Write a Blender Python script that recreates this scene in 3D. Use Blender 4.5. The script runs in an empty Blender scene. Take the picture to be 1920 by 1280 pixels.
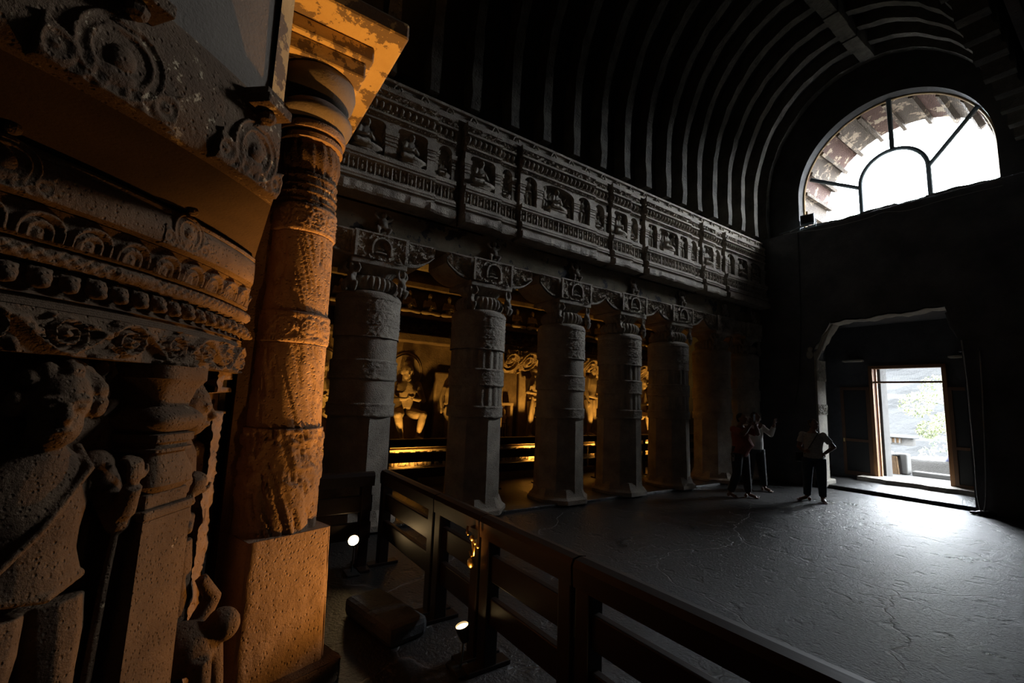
import bpy, bmesh, math, random
import numpy as np
from mathutils import Matrix, Vector
PI = math.pi
SC = bpy.context.scene
COL = SC.collection
rnd = random.Random(7)

# ------------------------------------------------------------------ camera
cam_d = bpy.data.cameras.new('camera')
cam_d.lens = 36.0 * 839.19 / 1920.0
cam_d.sensor_width = 36.0
cam_d.clip_start = 0.05
cam_d.clip_end = 500
cam = bpy.data.objects.new('camera', cam_d)
COL.objects.link(cam)
_rx, _ry, _rz = (0.5668, 0.8230, 0.0374), (-0.0841, 0.1029, -0.9911), (-0.8195, 0.5587, 0.1275)
cam.matrix_world = Matrix(((_rx[0], -_ry[0], -_rz[0], 0), (_rx[1], -_ry[1], -_rz[1], 0),
                           (_rx[2], -_ry[2], -_rz[2], 1.75), (0, 0, 0, 1)))
SC.camera = cam

# ------------------------------------------------------------------ world, light, exposure
SKY = 54.0
world = bpy.data.worlds.new('sky')
SC.world = world
world.use_nodes = True
_bg = world.node_tree.nodes['Background']
_bg.inputs['Color'].default_value = (0.86, 0.93, 1.0, 1)
_bg.inputs['Strength'].default_value = SKY
SC.view_settings.view_transform = 'Standard'
SC.view_settings.look = 'None'
SC.view_settings.exposure = 0.0
SC.view_settings.gamma = 1.0
SC.view_settings.use_curve_mapping = False
SC.cycles.use_denoising = True
SC.cycles.max_bounces = 8
SC.cycles.diffuse_bounces = 4
SC.cycles.glossy_bounces = 4
SC.cycles.sample_clamp_indirect = 4.0
SC.cycles.caustics_reflective = False
SC.cycles.caustics_refractive = False


def portal(x0, x1, y, z0, z1):
    d = bpy.data.lights.new('daylight_opening', 'AREA')
    d.shape = 'RECTANGLE'
    d.size, d.size_y = x1 - x0, z1 - z0
    d.cycles.is_portal = True
    o = bpy.data.objects.new('daylight_opening', d)
    o.location = ((x0 + x1) / 2, y, (z0 + z1) / 2)
    o.rotation_euler = (-PI / 2, 0, 0)
    COL.objects.link(o)


portal(-5.1, -1.4, 12.85, 6.3, 9.2)
portal(-4.3, -2.85, 14.75, 0.1, 2.95)

AMBER = (1.0, 0.46, 0.10)
W_STUPA_NEAR, W_STUPA_SPILL, W_STUPA_FAR, W_ADDED_FILL, W_AISLE = 680.0, 75.0, 5.0, 38.0, 230.0


def spot(loc, target, watts, cone=100, blend=0.8, size=0.03, col=AMBER):
    d = bpy.data.lights.new('spot_beam', 'SPOT')
    d.energy = watts
    d.color = col
    d.spot_size = math.radians(cone)
    d.spot_blend = blend
    d.shadow_soft_size = size
    o = bpy.data.objects.new('spot_beam', d)
    o.location = loc
    o.rotation_euler = (Vector(target) - Vector(loc)).to_track_quat('-Z', 'Y').to_euler()
    COL.objects.link(o)
    return o


# ------------------------------------------------------------------ materials
def _n(nt, t, **kw):
    n = nt.nodes.new(t)
    for k, v in kw.items():
        if hasattr(n, k):
            setattr(n, k, v)
        else:
            n.inputs[k].default_value = v
    return n


def stone(name, a, b, rough=0.85, scale=3.0, bump=0.5, pit=0.5, pscale=45.0, fleck=None, fleck_amt=0.62, fscale=7.0, spec=0.3, dist=0.02):
    m = bpy.data.materials.new(name)
    m.use_nodes = True
    nt = m.node_tree
    L = nt.links.new
    p = nt.nodes['Principled BSDF']
    tc = _n(nt, 'ShaderNodeTexCoord')
    n1 = _n(nt, 'ShaderNodeTexNoise', Scale=scale, Detail=8.0, Roughness=0.65)
    L(tc.outputs['Object'], n1.inputs['Vector'])
    cr = _n(nt, 'ShaderNodeValToRGB')
    cr.color_ramp.elements[0].position = 0.3
    cr.color_ramp.elements[0].color = (*a, 1)
    cr.color_ramp.elements[1].position = 0.72
    cr.color_ramp.elements[1].color = (*b, 1)
    L(n1.outputs['Fac'], cr.inputs['Fac'])
    col = cr.outputs['Color']
    n2 = _n(nt, 'ShaderNodeTexNoise', Scale=pscale, Detail=4.0, Roughness=0.7)
    L(tc.outputs['Object'], n2.inputs['Vector'])
    vo = _n(nt, 'ShaderNodeTexVoronoi', Scale=pscale * 0.7)
    L(tc.outputs['Object'], vo.inputs['Vector'])
    pr = _n(nt, 'ShaderNodeMapRange')
    pr.inputs['From Min'].default_value = 0.0
    pr.inputs['From Max'].default_value = 0.32
    L(vo.outputs['Distance'], pr.inputs['Value'])
    m1 = _n(nt, 'ShaderNodeMath', operation='MULTIPLY')
    m1.inputs[1].default_value = pit
    L(pr.outputs['Result'], m1.inputs[0])
    m2 = _n(nt, 'ShaderNodeMath', operation='ADD')
    L(m1.outputs[0], m2.inputs[0])
    L(n2.outputs['Fac'], m2.inputs[1])
    m3 = _n(nt, 'ShaderNodeMath', operation='ADD')
    L(m2.outputs[0], m3.inputs[0])
    m4 = _n(nt, 'ShaderNodeMath', operation='MULTIPLY')
    m4.inputs[1].default_value = 1.5
    L(n1.outputs['Fac'], m4.inputs[0])
    L(m4.outputs[0], m3.inputs[1])
    bp = _n(nt, 'ShaderNodeBump', Strength=bump, Distance=dist)
    L(m3.outputs[0], bp.inputs['Height'])
    L(bp.outputs['Normal'], p.inputs['Normal'])
    if fleck:
        n3 = _n(nt, 'ShaderNodeTexNoise', Scale=fscale, Detail=10.0, Roughness=0.7)
        L(tc.outputs['Object'], n3.inputs['Vector'])
        fr = _n(nt, 'ShaderNodeMapRange')
        fr.inputs['From Min'].default_value = fleck_amt
        fr.inputs['From Max'].default_value = fleck_amt + 0.02
        L(n3.outputs['Fac'], fr.inputs['Value'])
        mx = _n(nt, 'ShaderNodeMixRGB')
        mx.inputs['Color2'].default_value = (*fleck, 1)
        L(fr.outputs['Result'], mx.inputs['Fac'])
        L(col, mx.inputs['Color1'])
        col = mx.outputs['Color']
    L(col, p.inputs['Base Color'])
    p.inputs['Roughness'].default_value = rough
    p.inputs['Specular IOR Level'].default_value = spec
    return m


def plain(name, c, rough=0.6, metal=0.0, spec=0.5, emit=None, es=0.0):
    m = bpy.data.materials.new(name)
    m.use_nodes = True
    nt = m.node_tree
    p = nt.nodes['Principled BSDF']
    tc = _n(nt, 'ShaderNodeTexCoord')
    n1 = _n(nt, 'ShaderNodeTexNoise', Scale=18.0, Detail=5.0)
    nt.links.new(tc.outputs['Object'], n1.inputs['Vector'])
    cr = _n(nt, 'ShaderNodeValToRGB')
    cr.color_ramp.elements[0].color = (*[v * 0.8 for v in c], 1)
    cr.color_ramp.elements[1].color = (*[min(1, v * 1.15) for v in c], 1)
    nt.links.new(n1.outputs['Fac'], cr.inputs['Fac'])
    nt.links.new(cr.outputs['Color'], p.inputs['Base Color'])
    p.inputs['Roughness'].default_value = rough
    p.inputs['Metallic'].default_value = metal
    p.inputs['Specular IOR Level'].default_value = spec
    if emit:
        p.inputs['Emission Color'].default_value = (*emit, 1)
        p.inputs['Emission Strength'].default_value = es
    return m


def wood(name, a, b, rough=0.4, spec=0.5, axis_scale=(1, 1, 12)):
    m = bpy.data.materials.new(name)
    m.use_nodes = True
    nt = m.node_tree
    L = nt.links.new
    p = nt.nodes['Principled BSDF']
    tc = _n(nt, 'ShaderNodeTexCoord')
    mp = _n(nt, 'ShaderNodeMapping')
    mp.inputs['Scale'].default_value = axis_scale
    L(tc.outputs['Object'], mp.inputs['Vector'])
    n1 = _n(nt, 'ShaderNodeTexNoise', Scale=4.0, Detail=8.0, Distortion=0.6)
    L(mp.outputs['Vector'], n1.inputs['Vector'])
    cr = _n(nt, 'ShaderNodeValToRGB')
    cr.color_ramp.elements[0].color = (*a, 1)
    cr.color_ramp.elements[1].color = (*b, 1)
    L(n1.outputs['Fac'], cr.inputs['Fac'])
    L(cr.outputs['Color'], p.inputs['Base Color'])
    bp = _n(nt, 'ShaderNodeBump', Strength=0.15, Distance=0.004)
    L(n1.outputs['Fac'], bp.inputs['Height'])
    L(bp.outputs['Normal'], p.inputs['Normal'])
    p.inputs['Roughness'].default_value = rough
    p.inputs['Specular IOR Level'].default_value = spec
    return m


def floor_mat():
    m = bpy.data.materials.new('worn_rock_floor')
    m.use_nodes = True
    nt = m.node_tree
    L = nt.links.new
    p = nt.nodes['Principled BSDF']
    tc = _n(nt, 'ShaderNodeTexCoord')
    n1 = _n(nt, 'ShaderNodeTexNoise', Scale=0.9, Detail=9.0, Roughness=0.6)
    L(tc.outputs['Object'], n1.inputs['Vector'])
    cr = _n(nt, 'ShaderNodeValToRGB')
    cr.color_ramp.elements[0].color = (0.016, 0.0155, 0.0155, 1)
    cr.color_ramp.elements[0].position = 0.32
    cr.color_ramp.elements[1].color = (0.045, 0.043, 0.041, 1)
    cr.color_ramp.elements[1].position = 0.7
    L(n1.outputs['Fac'], cr.inputs['Fac'])
    # roughness patches
    rr = _n(nt, 'ShaderNodeMapRange')
    rr.inputs['From Min'].default_value = 0.3
    rr.inputs['From Max'].default_value = 0.7
    rr.inputs['To Min'].default_value = 0.25
    rr.inputs['To Max'].default_value = 0.42
    L(n1.outputs['Fac'], rr.inputs['Value'])
    L(rr.outputs['Result'], p.inputs['Roughness'])
    # wandering cracks
    n2 = _n(nt, 'ShaderNodeTexNoise', Scale=1.3, Detail=5.0)
    L(tc.outputs['Object'], n2.inputs['Vector'])
    mix = _n(nt, 'ShaderNodeMixRGB', blend_type='LINEAR_LIGHT')
    mix.inputs['Fac'].default_value = 0.35
    L(tc.outputs['Object'], mix.inputs['Color1'])
    L(n2.outputs['Color'], mix.inputs['Color2'])
    vo = _n(nt, 'ShaderNodeTexVoronoi', feature='DISTANCE_TO_EDGE', Scale=0.42)
    L(mix.outputs['Color'], vo.inputs['Vector'])
    ck = _n(nt, 'ShaderNodeMapRange')
    ck.inputs['From Max'].default_value = 0.006
    ck.inputs['To Min'].default_value = -0.45
    ck.inputs['To Max'].default_value = 0.0
    L(vo.outputs['Distance'], ck.inputs['Value'])
    # chisel pits
    n3 = _n(nt, 'ShaderNodeTexNoise', Scale=38.0, Detail=6.0, Roughness=0.62)
    L(tc.outputs['Object'], n3.inputs['Vector'])
    n4 = _n(nt, 'ShaderNodeTexNoise', Scale=5.0, Detail=3.0)
    L(tc.outputs['Object'], n4.inputs['Vector'])
    pw = _n(nt, 'ShaderNodeMapRange')
    pw.inputs['From Min'].default_value = 0.28
    pw.inputs['From Max'].default_value = 0.42
    pw.inputs['To Min'].default_value = -0.9
    pw.inputs['To Max'].default_value = 0.0
    L(n4.outputs['Fac'], pw.inputs['Value'])
    a1 = _n(nt, 'ShaderNodeMath', operation='ADD')
    L(n3.outputs['Fac'], a1.inputs[0])
    L(pw.outputs['Result'], a1.inputs[1])
    a2 = _n(nt, 'ShaderNodeMath', operation='ADD')
    L(a1.outputs[0], a2.inputs[0])
    L(ck.outputs['Result'], a2.inputs[1])
    bp = _n(nt, 'ShaderNodeBump', Strength=0.8, Distance=0.016)
    L(a2.outputs[0], bp.inputs['Height'])
    L(bp.outputs['Normal'], p.inputs['Normal'])
    # paler lines along the cracks, light on raised edges painted in
    c2 = _n(nt, 'ShaderNodeMapRange')
    c2.inputs['From Max'].default_value = 0.010
    c2.inputs['To Min'].default_value = 1.0
    c2.inputs['To Max'].default_value = 0.0
    L(vo.outputs['Distance'], c2.inputs['Value'])
    c3 = _n(nt, 'ShaderNodeMath', operation='MULTIPLY')
    L(c2.outputs['Result'], c3.inputs[0])
    L(n4.outputs['Fac'], c3.inputs[1])
    mx = _n(nt, 'ShaderNodeMixRGB')
    mx.inputs['Color2'].default_value = (0.16, 0.15, 0.14, 1)
    L(c3.outputs[0], mx.inputs['Fac'])
    L(cr.outputs['Color'], mx.inputs['Color1'])
    L(mx.outputs['Color'], p.inputs['Base Color'])
    p.inputs['Specular IOR Level'].default_value = 0.75
    return m


M_NAVE = stone('carved_grey_basalt', (0.2346, 0.199, 0.1582), (0.5304, 0.459, 0.3672), bump=0.85, pit=0.8, pscale=52, dist=0.018, spec=0.5, rough=0.75)
M_PLAST = stone('old_painted_plaster', (0.12, 0.105, 0.075), (0.30, 0.245, 0.165), scale=2.0, bump=0.25, pit=0.1, fleck=(0.05, 0.05, 0.055), fleck_amt=0.56, fscale=2.2)
M_SOOT = stone('soot_dark_rock', (0.060, 0.062, 0.066), (0.14, 0.14, 0.145), scale=1.6, bump=0.5, pscale=25)
M_VAULT = stone('dark_vault_rock', (0.03, 0.029, 0.028), (0.075, 0.072, 0.068), scale=1.6, bump=0.5, pscale=25)  # darker rock for the vault skin between the ribs and the gable
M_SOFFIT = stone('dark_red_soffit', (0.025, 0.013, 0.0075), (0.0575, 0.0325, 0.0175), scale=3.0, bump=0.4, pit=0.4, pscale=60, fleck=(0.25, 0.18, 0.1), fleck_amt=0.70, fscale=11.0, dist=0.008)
M_JAMB = stone('pale_lit_rock', (0.26, 0.24, 0.2), (0.5, 0.46, 0.39), scale=2.5, bump=0.4, pscale=40)  # raised paler so jamb and lintel read as lit from the door
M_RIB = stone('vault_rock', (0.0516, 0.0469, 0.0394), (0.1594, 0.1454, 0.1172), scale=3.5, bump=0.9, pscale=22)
M_STUPA = stone('brown_pitted_basalt', (0.085, 0.050, 0.028), (0.20, 0.125, 0.070), scale=4.0, bump=0.9, pit=0.9, pscale=75, fleck=(0.465, 0.345, 0.21), fleck_amt=0.68, fscale=11.0, dist=0.010)
M_STUPA_W = stone('brown_basalt_with_paint_flecks', (0.085, 0.050, 0.028), (0.20, 0.125, 0.070), scale=4.0, bump=0.8, pit=0.9, pscale=70, fleck=(0.51, 0.39, 0.2475), fleck_amt=0.60, fscale=16.0, dist=0.010)
M_COLN = stone('warm_column_basalt', (0.17, 0.105, 0.065), (0.34, 0.225, 0.145), scale=3.0, bump=0.7, pit=1.0, pscale=55, dist=0.012)
M_CAPP = stone('flaking_ochre_plaster', (0.44, 0.30, 0.13), (0.58, 0.42, 0.20), scale=2.0, bump=0.3, pit=0.1, pscale=40, fleck=(0.17, 0.12, 0.08), fleck_amt=0.515, fscale=3.2)
M_DOME = stone('smooth_dome_plaster', (0.1275, 0.102, 0.0808), (0.2125, 0.1742, 0.136), scale=2.0, bump=0.3, pit=0.3, pscale=60, fleck=(0.289, 0.204, 0.1105), fleck_amt=0.66, fscale=3.0)
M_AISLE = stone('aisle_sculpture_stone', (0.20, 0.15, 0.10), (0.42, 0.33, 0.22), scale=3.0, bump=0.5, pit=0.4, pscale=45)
M_AISLEW = stone('aisle_wall_stone', (0.08, 0.055, 0.035), (0.20, 0.145, 0.09), scale=3.0, bump=0.6, pit=0.4, pscale=35)  # sculpture stone darkened, to cut amber light bouncing off the wall
M_FLOOR = floor_mat()
M_RAIL = wood('dark_varnished_wood', (0.010, 0.005, 0.003), (0.028, 0.012, 0.006), rough=0.42, axis_scale=(1.5, 10, 10))
M_DOORW = wood('teak_door_wood', (0.16, 0.07, 0.025), (0.34, 0.16, 0.06), rough=0.5, axis_scale=(12, 12, 1.5))
M_LEAFW = wood('dark_leaf_wood', (0.06, 0.026, 0.010), (0.13, 0.06, 0.023), rough=0.6, axis_scale=(12, 12, 1.5))
M_WINW = wood('pale_window_batten', (0.3375, 0.2025, 0.075), (0.465, 0.315, 0.15), rough=0.6)
M_IRON = plain('grey_painted_iron', (0.10, 0.13, 0.14), 0.5)
M_WIRE = plain('thin_wire', (0.12, 0.12, 0.12), 0.5, 0.6)
M_MESH = plain('dark_insect_screen', (0.02, 0.02, 0.02), 0.8)
M_BLACK = plain('black_cable', (0.02, 0.02, 0.022), 0.45)
M_GREY = plain('grey_cable', (0.30, 0.30, 0.29), 0.5)
M_LAMP = plain('black_lamp_housing', (0.03, 0.03, 0.03), 0.4)
M_GLOW = plain('lit_lamp_glass', (1, 0.8, 0.5), 0.3, emit=(1.0, 0.68, 0.30), es=14.0)
M_GLOWF = plain('bright_lamp_glass', (1, 0.8, 0.5), 0.3, emit=(1.0, 0.66, 0.30), es=45.0)
M_BRASS = plain('brass', (0.60, 0.42, 0.16), 0.3, 1.0)
M_SKIN = plain('brown_skin', (0.22, 0.115, 0.07), 0.5)
M_HAIR = plain('black_hair', (0.010, 0.009, 0.009), 0.45)
M_RED = plain('maroon_shirt_cloth', (0.30, 0.075, 0.055), 0.8)
M_WHITE = plain('off_white_shirt_cloth', (0.78, 0.76, 0.70), 0.8)
M_PRINT = stone('speckled_tee_cloth', (0.30, 0.32, 0.30), (0.62, 0.63, 0.58), scale=40, bump=0.1, pit=0)
M_DENIM = plain('dark_denim', (0.030, 0.05, 0.075), 0.8)
M_TROUS = plain('charcoal_trousers', (0.035, 0.035, 0.04), 0.75)
M_LILAC = plain('pale_blue_shirt_cloth', (0.0279, 0.0302, 0.0605), 0.8)
M_STEEL = plain('phone_black', (0.02, 0.02, 0.025), 0.25)
M_PAVE = stone('pale_terrace_stone', (0.0224, 0.0205, 0.0186), (0.0353, 0.0335, 0.0298), bump=0.3)
M_BROWN = stone('brown_outcrop', (0.0418, 0.0229, 0.0095), (0.0887, 0.0503, 0.0209), scale=5, bump=0.5)
M_PEBB = stone('pebbled_earth', (0.0058, 0.0049, 0.0034), (0.0128, 0.011, 0.0082), scale=30, bump=0.6)
M_CLIFF = stone('hazy_grey_cliff', (0.009, 0.0092, 0.0092), (0.0138, 0.014, 0.0138), scale=0.12, bump=0.25, pscale=1.2, dist=0.5)
M_LEAF = plain('yellow_green_leaves', (0.06, 0.07, 0.025), 0.7)
M_LEAF2 = plain('soft_green_leaves', (0.0425, 0.055, 0.03), 0.7)
M_BARK = plain('bark', (0.2, 0.15, 0.1), 0.9)
M_HOODP = stone('peeling_hood_paint', (0.0435, 0.0316, 0.0225), (0.0716, 0.0537, 0.0384), scale=2.5, bump=0.2, pit=0.1, fleck=(0.226, 0.174, 0.122), fleck_amt=0.56, fscale=3.0)
M_HOODR = stone('hood_red_brown_paint', (0.0461, 0.0215, 0.0154), (0.0665, 0.0358, 0.0246), scale=3, bump=0.2, pit=0.1, fleck=(0.235, 0.187, 0.130), fleck_amt=0.55, fscale=2.8)

# ------------------------------------------------------------------ mesh helpers


class MB:
    def __init__(s):
        s.v, s.f, s.n = [], [], 0

    def add(s, V, F):
        V = np.asarray(V, float).reshape(-1, 3)
        s.v.append(V)
        o = s.n
        s.f.extend([tuple(int(i) + o for i in f) for f in F])
        s.n += len(V)
        return s

    def box(s, x0, x1, y0, y1, z0, z1, bev=0.0):
        if bev <= 0:
            V = [(x, y, z) for x in (x0, x1) for y in (y0, y1) for z in (z0, z1)]
            F = [(0, 1, 3, 2), (4, 6, 7, 5), (0, 4, 5, 1), (2, 3, 7, 6), (0, 2, 6, 4), (1, 5, 7, 3)]
            return s.add(V, F)
        bm = bmesh.new()
        bmesh.ops.create_cube(bm, size=1)
        for v in bm.verts:
            v.co = ((x0 + x1) / 2 + v.co.x * (x1 - x0), (y0 + y1) / 2 + v.co.y * (y1 - y0), (z0 + z1) / 2 + v.co.z * (z1 - z0))
        bmesh.ops.bevel(bm, geom=bm.edges[:], offset=bev, segments=2, affect='EDGES', profile=0.5)
        bm.verts.index_update()
        s.add([v.co[:] for v in bm.verts], [[v.index for v in f.verts] for f in bm.faces])
        bm.free()
        return s

    def tube(s, pts, rad, n=8, flat=1.0):
        P = np.asarray(pts, float)
        m = len(P)
        R = np.broadcast_to(np.asarray(rad, float), (m,))
        T = np.gradient(P, axis=0)
        T /= np.linalg.norm(T, axis=1)[:, None] + 1e-12
        up = np.array([0, 0, 1.0]) if abs(T[0][2]) < 0.9 else np.array([0, 1.0, 0])
        V = []
        a = np.linspace(0, 2 * PI, n, endpoint=False)
        u = np.cross(up, T[0])
        for i in range(m):
            u = u - T[i] * (u @ T[i])
            u /= np.linalg.norm(u) + 1e-12
            w = np.cross(T[i], u)
            V.append(P[i] + R[i] * (np.cos(a)[:, None] * u + flat * np.sin(a)[:, None] * w))
        F = [(i * n + j, i * n + (j + 1) % n, (i + 1) * n + (j + 1) % n, (i + 1) * n + j) for i in range(m - 1) for j in range(n)]
        F += [tuple(range(n - 1, -1, -1)), tuple(range((m - 1) * n, m * n))]
        return s.add(np.concatenate(V), F)

    def loft(s, rings, n=16):
        a = np.linspace(0, 2 * PI, n, endpoint=False)
        V = []
        for (cx, cy, cz, rx, ry) in rings:
            V += [(cx + rx * math.cos(t), cy + ry * math.sin(t), cz) for t in a]
        m = len(rings)
        F = [(i * n + j, i * n + (j + 1) % n, (i + 1) * n + (j + 1) % n, (i + 1) * n + j) for i in range(m - 1) for j in range(n)]
        F += [tuple(range(n - 1, -1, -1)), tuple(range((m - 1) * n, m * n))]
        return s.add(V, F)

    def ell(s, c, r, n=12, m=8, rot=None):
        V = [(0, 0, 1)]
        for i in range(1, m):
            t = PI * i / m
            V += [(math.sin(t) * math.cos(2 * PI * j / n), math.sin(t) * math.sin(2 * PI * j / n), math.cos(t)) for j in range(n)]
        V += [(0, 0, -1)]
        V = np.array(V) * np.array(r)
        if rot is not None:
            V = V @ np.array(rot).T
        V = V + np.array(c)
        F = [(0, 1 + j, 1 + (j + 1) % n) for j in range(n)]
        for i in range(m - 2):
            F += [(1 + i * n + j, 1 + (i + 1) * n + j, 1 + (i + 1) * n + (j + 1) % n, 1 + i * n + (j + 1) % n) for j in range(n)]
        b = 1 + (m - 2) * n
        e = b + n
        F += [(e, b + (j + 1) % n, b + j) for j in range(n)]
        return s.add(V, F)

    def lathe(s, prof, n=32, c=(0, 0), caps=True, sides=0):
        V = []
        a = np.linspace(0, 2 * PI, n, endpoint=False)
        for r, z in prof:
            k = np.ones(n)
            if sides:
                q = PI / sides
                k = math.cos(q) / np.cos((a + q) % (2 * q) - q)
            V.append(np.stack([c[0] + r * k * np.cos(a), c[1] + r * k * np.sin(a), np.full(n, z)], 1))
        m = len(prof)
        F = [(i * n + j, i * n + (j + 1) % n, (i + 1) * n + (j + 1) % n, (i + 1) * n + j) for i in range(m - 1) for j in range(n)]
        if caps:
            F += [tuple(range(n - 1, -1, -1)), tuple(range((m - 1) * n, m * n))]
        return s.add(np.concatenate(V), F)

    def grid(s, XYZ, keep=None, wrap=False):
        a, b = XYZ.shape[:2]
        jr = b if wrap else b - 1
        F = []
        for i in range(a - 1):
            for j in range(jr):
                if keep is None or keep[i, j]:
                    F.append((i * b + j, i * b + (j + 1) % b, (i + 1) * b + (j + 1) % b, (i + 1) * b + j))
        return s.add(XYZ.reshape(-1, 3), F)

    def prism(s, poly, axis, a0, a1):
        """poly of (u,w) extruded along axis (0,1,2)"""
        k = len(poly)
        V = []
        for a in (a0, a1):
            for (u, w) in poly:
                p = [u, w]
                p.insert(axis, a)
                V.append(p)
        F = [tuple(range(k - 1, -1, -1)), tuple(range(k, 2 * k))] + [(i, (i + 1) % k, k + (i + 1) % k, k + i) for i in range(k)]
        return s.add(V, F)

    def mesh(s, name, smooth=False, sharp=None):
        me = bpy.data.meshes.new(name)
        V = np.concatenate(s.v) if s.v else np.zeros((0, 3))
        me.from_pydata(V.tolist(), [], s.f)
        bm = bmesh.new()
        bm.from_mesh(me)
        loose = [v for v in bm.verts if not v.link_faces]
        if loose:
            bmesh.ops.delete(bm, geom=loose, context='VERTS')
        bmesh.ops.recalc_face_normals(bm, faces=bm.faces)
        bm.to_mesh(me)
        bm.free()
        if smooth:
            me.polygons.foreach_set('use_smooth', [True] * len(me.polygons))
            if sharp:
                me.set_sharp_from_angle(angle=math.radians(sharp))
        me.update()
        return me


def ob(name, me, mat=None, parent=None, loc=(0, 0, 0), rz=0.0, scale=1.0, kind=None, smooth=False, sharp=None, label=None):
    if isinstance(me, MB):
        me = me.mesh(name, smooth, sharp)
    if mat is not None and not me.materials:
        me.materials.append(mat)
    o = bpy.data.objects.new(name, me)
    o.location = loc
    o.rotation_euler = (0, 0, rz)
    o.scale = (scale,) * 3 if not isinstance(scale, (tuple, list)) else scale
    if parent:
        o.parent = parent
    if kind:
        o['kind'] = kind
    if label:
        o['label'] = label
    COL.objects.link(o)
    return o


def tag(o, label, cat, group=None):
    o['label'] = label
    o['category'] = cat
    if group:
        o['group'] = group
    return o


def empty(name, label=None, cat=None, loc=(0, 0, 0), rz=0.0, group=None):
    o = bpy.data.objects.new(name, None)
    o.location = loc
    o.rotation_euler = (0, 0, rz)
    COL.objects.link(o)
    if label:
        tag(o, label, cat, group)
    return o


def struct(o):
    o['kind'] = 'structure'
    return o


def copy_tree(o, parent=None):
    c = o.copy()
    COL.objects.link(c)
    if parent:
        c.parent = parent
    for ch in list(o.children):
        copy_tree(ch, c)
    return c


def solid(mb, name, voxel, smooth=3, fac=0.5):
    """one continuous skin around overlapping closed pieces"""
    me = mb.mesh(name)
    t = bpy.data.objects.new('tmp', me)
    COL.objects.link(t)
    r = t.modifiers.new('r', 'REMESH')
    r.mode = 'VOXEL'
    r.voxel_size = voxel
    if smooth:
        q = t.modifiers.new('s', 'SMOOTH')
        q.factor = fac
        q.iterations = smooth
    dg = bpy.context.evaluated_depsgraph_get()
    out = bpy.data.meshes.new_from_object(t.evaluated_get(dg))
    bpy.data.objects.remove(t)
    bpy.data.meshes.remove(me)
    out.name = name
    out.polygons.foreach_set('use_smooth', [True] * len(out.polygons))
    return out


# ------------------------------------------------------------------ carving patterns (heights 0..1 on u,v arrays in metres)
def vnoise(x, y, seed=0):
    xi, yi = np.floor(x).astype(int), np.floor(y).astype(int)
    xf, yf = x - xi, y - yi
    xf, yf = xf * xf * (3 - 2 * xf), yf * yf * (3 - 2 * yf)

    def h(a, b):
        k = (a * 374761393 + b * 668265263 + seed * 974711) & 0x7fffffff
        k = ((k ^ (k >> 13)) * 1274126177) & 0x7fffffff
        return (k % 10007) / 10007.0
    return (h(xi, yi) * (1 - xf) + h(xi + 1, yi) * xf) * (1 - yf) + (h(xi, yi + 1) * (1 - xf) + h(xi + 1, yi + 1) * xf) * yf


def fbm(x, y, seed=0, o=4):
    s, a = 0, 0.5
    for i in range(o):
        s = s + a * vnoise(x * 2 ** i, y * 2 ** i, seed + i)
        a *= 0.5
    return s


def ss(e0, e1, x):
    t = np.clip((x - e0) / (e1 - e0), 0, 1)
    return t * t * (3 - 2 * t)


def busy(u, v, s=0.05, seed=0):
    a = fbm(u / s, v / s, seed)
    b = np.abs(vnoise(u / s * 1.3 + 9, v / s * 1.3, seed + 5) - 0.5) * 2
    return ss(0.35, 0.6, a) * 0.6 + ss(0.25, 0.05, b) * 0.4


def rosettes(u, v, p, h, seed=0):
    """row of round flower medallions of pitch p in a band of height h (v from 0)"""
    k = np.floor(u / p)
    du, dv = u - (k + 0.5) * p, v - h / 2
    d = np.hypot(du, dv) / (h * 0.5)
    an = np.arctan2(dv, du)
    ring = np.exp(-((d - 0.82) / 0.1) ** 2)
    pet = np.exp(-((d - 0.42) / 0.2) ** 2) * (0.55 + 0.45 * np.cos(an * 8 + k))
    mid = np.exp(-(d / 0.16) ** 2)
    leaf = (d > 1) * ss(0.4, 0.7, vnoise(u / 0.016, v / 0.016, seed))
    return np.clip(ring + pet + mid + 0.6 * leaf, 0, 1)


def scroll(u, v, p, h, seed=0):
    """running vine: big spirals alternating with leaves"""
    k = np.floor(u / p)
    du, dv = u - (k + 0.5) * p, v - h * 0.5
    d = np.hypot(du, dv) / (h * 0.5)
    an = np.arctan2(dv, du)
    sgn = np.where(k % 2 == 0, 1, -1)
    sp = np.cos((d * 2.6 - sgn * an / (2 * PI)) * 2 * PI)
    r = ss(0.1, 0.75, sp) * (d < 0.95)
    stem = np.exp(-((dv / h - 0.42 * np.sin(u / p * PI)) / 0.07) ** 2) * (d > 0.8)
    leaf = ss(0.3, 0.75, np.cos(an * 7 + 3 * d)) * (d >= 0.95) * ss(0.35, 0.55, vnoise(u / 0.03, v / 0.03, seed))
    eye = np.exp(-(d / 0.16) ** 2)
    return np.clip(r * (0.65 + 0.35 * vnoise(u / 0.012, v / 0.012, seed)) + stem + 0.8 * leaf + eye, 0, 1)


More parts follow.
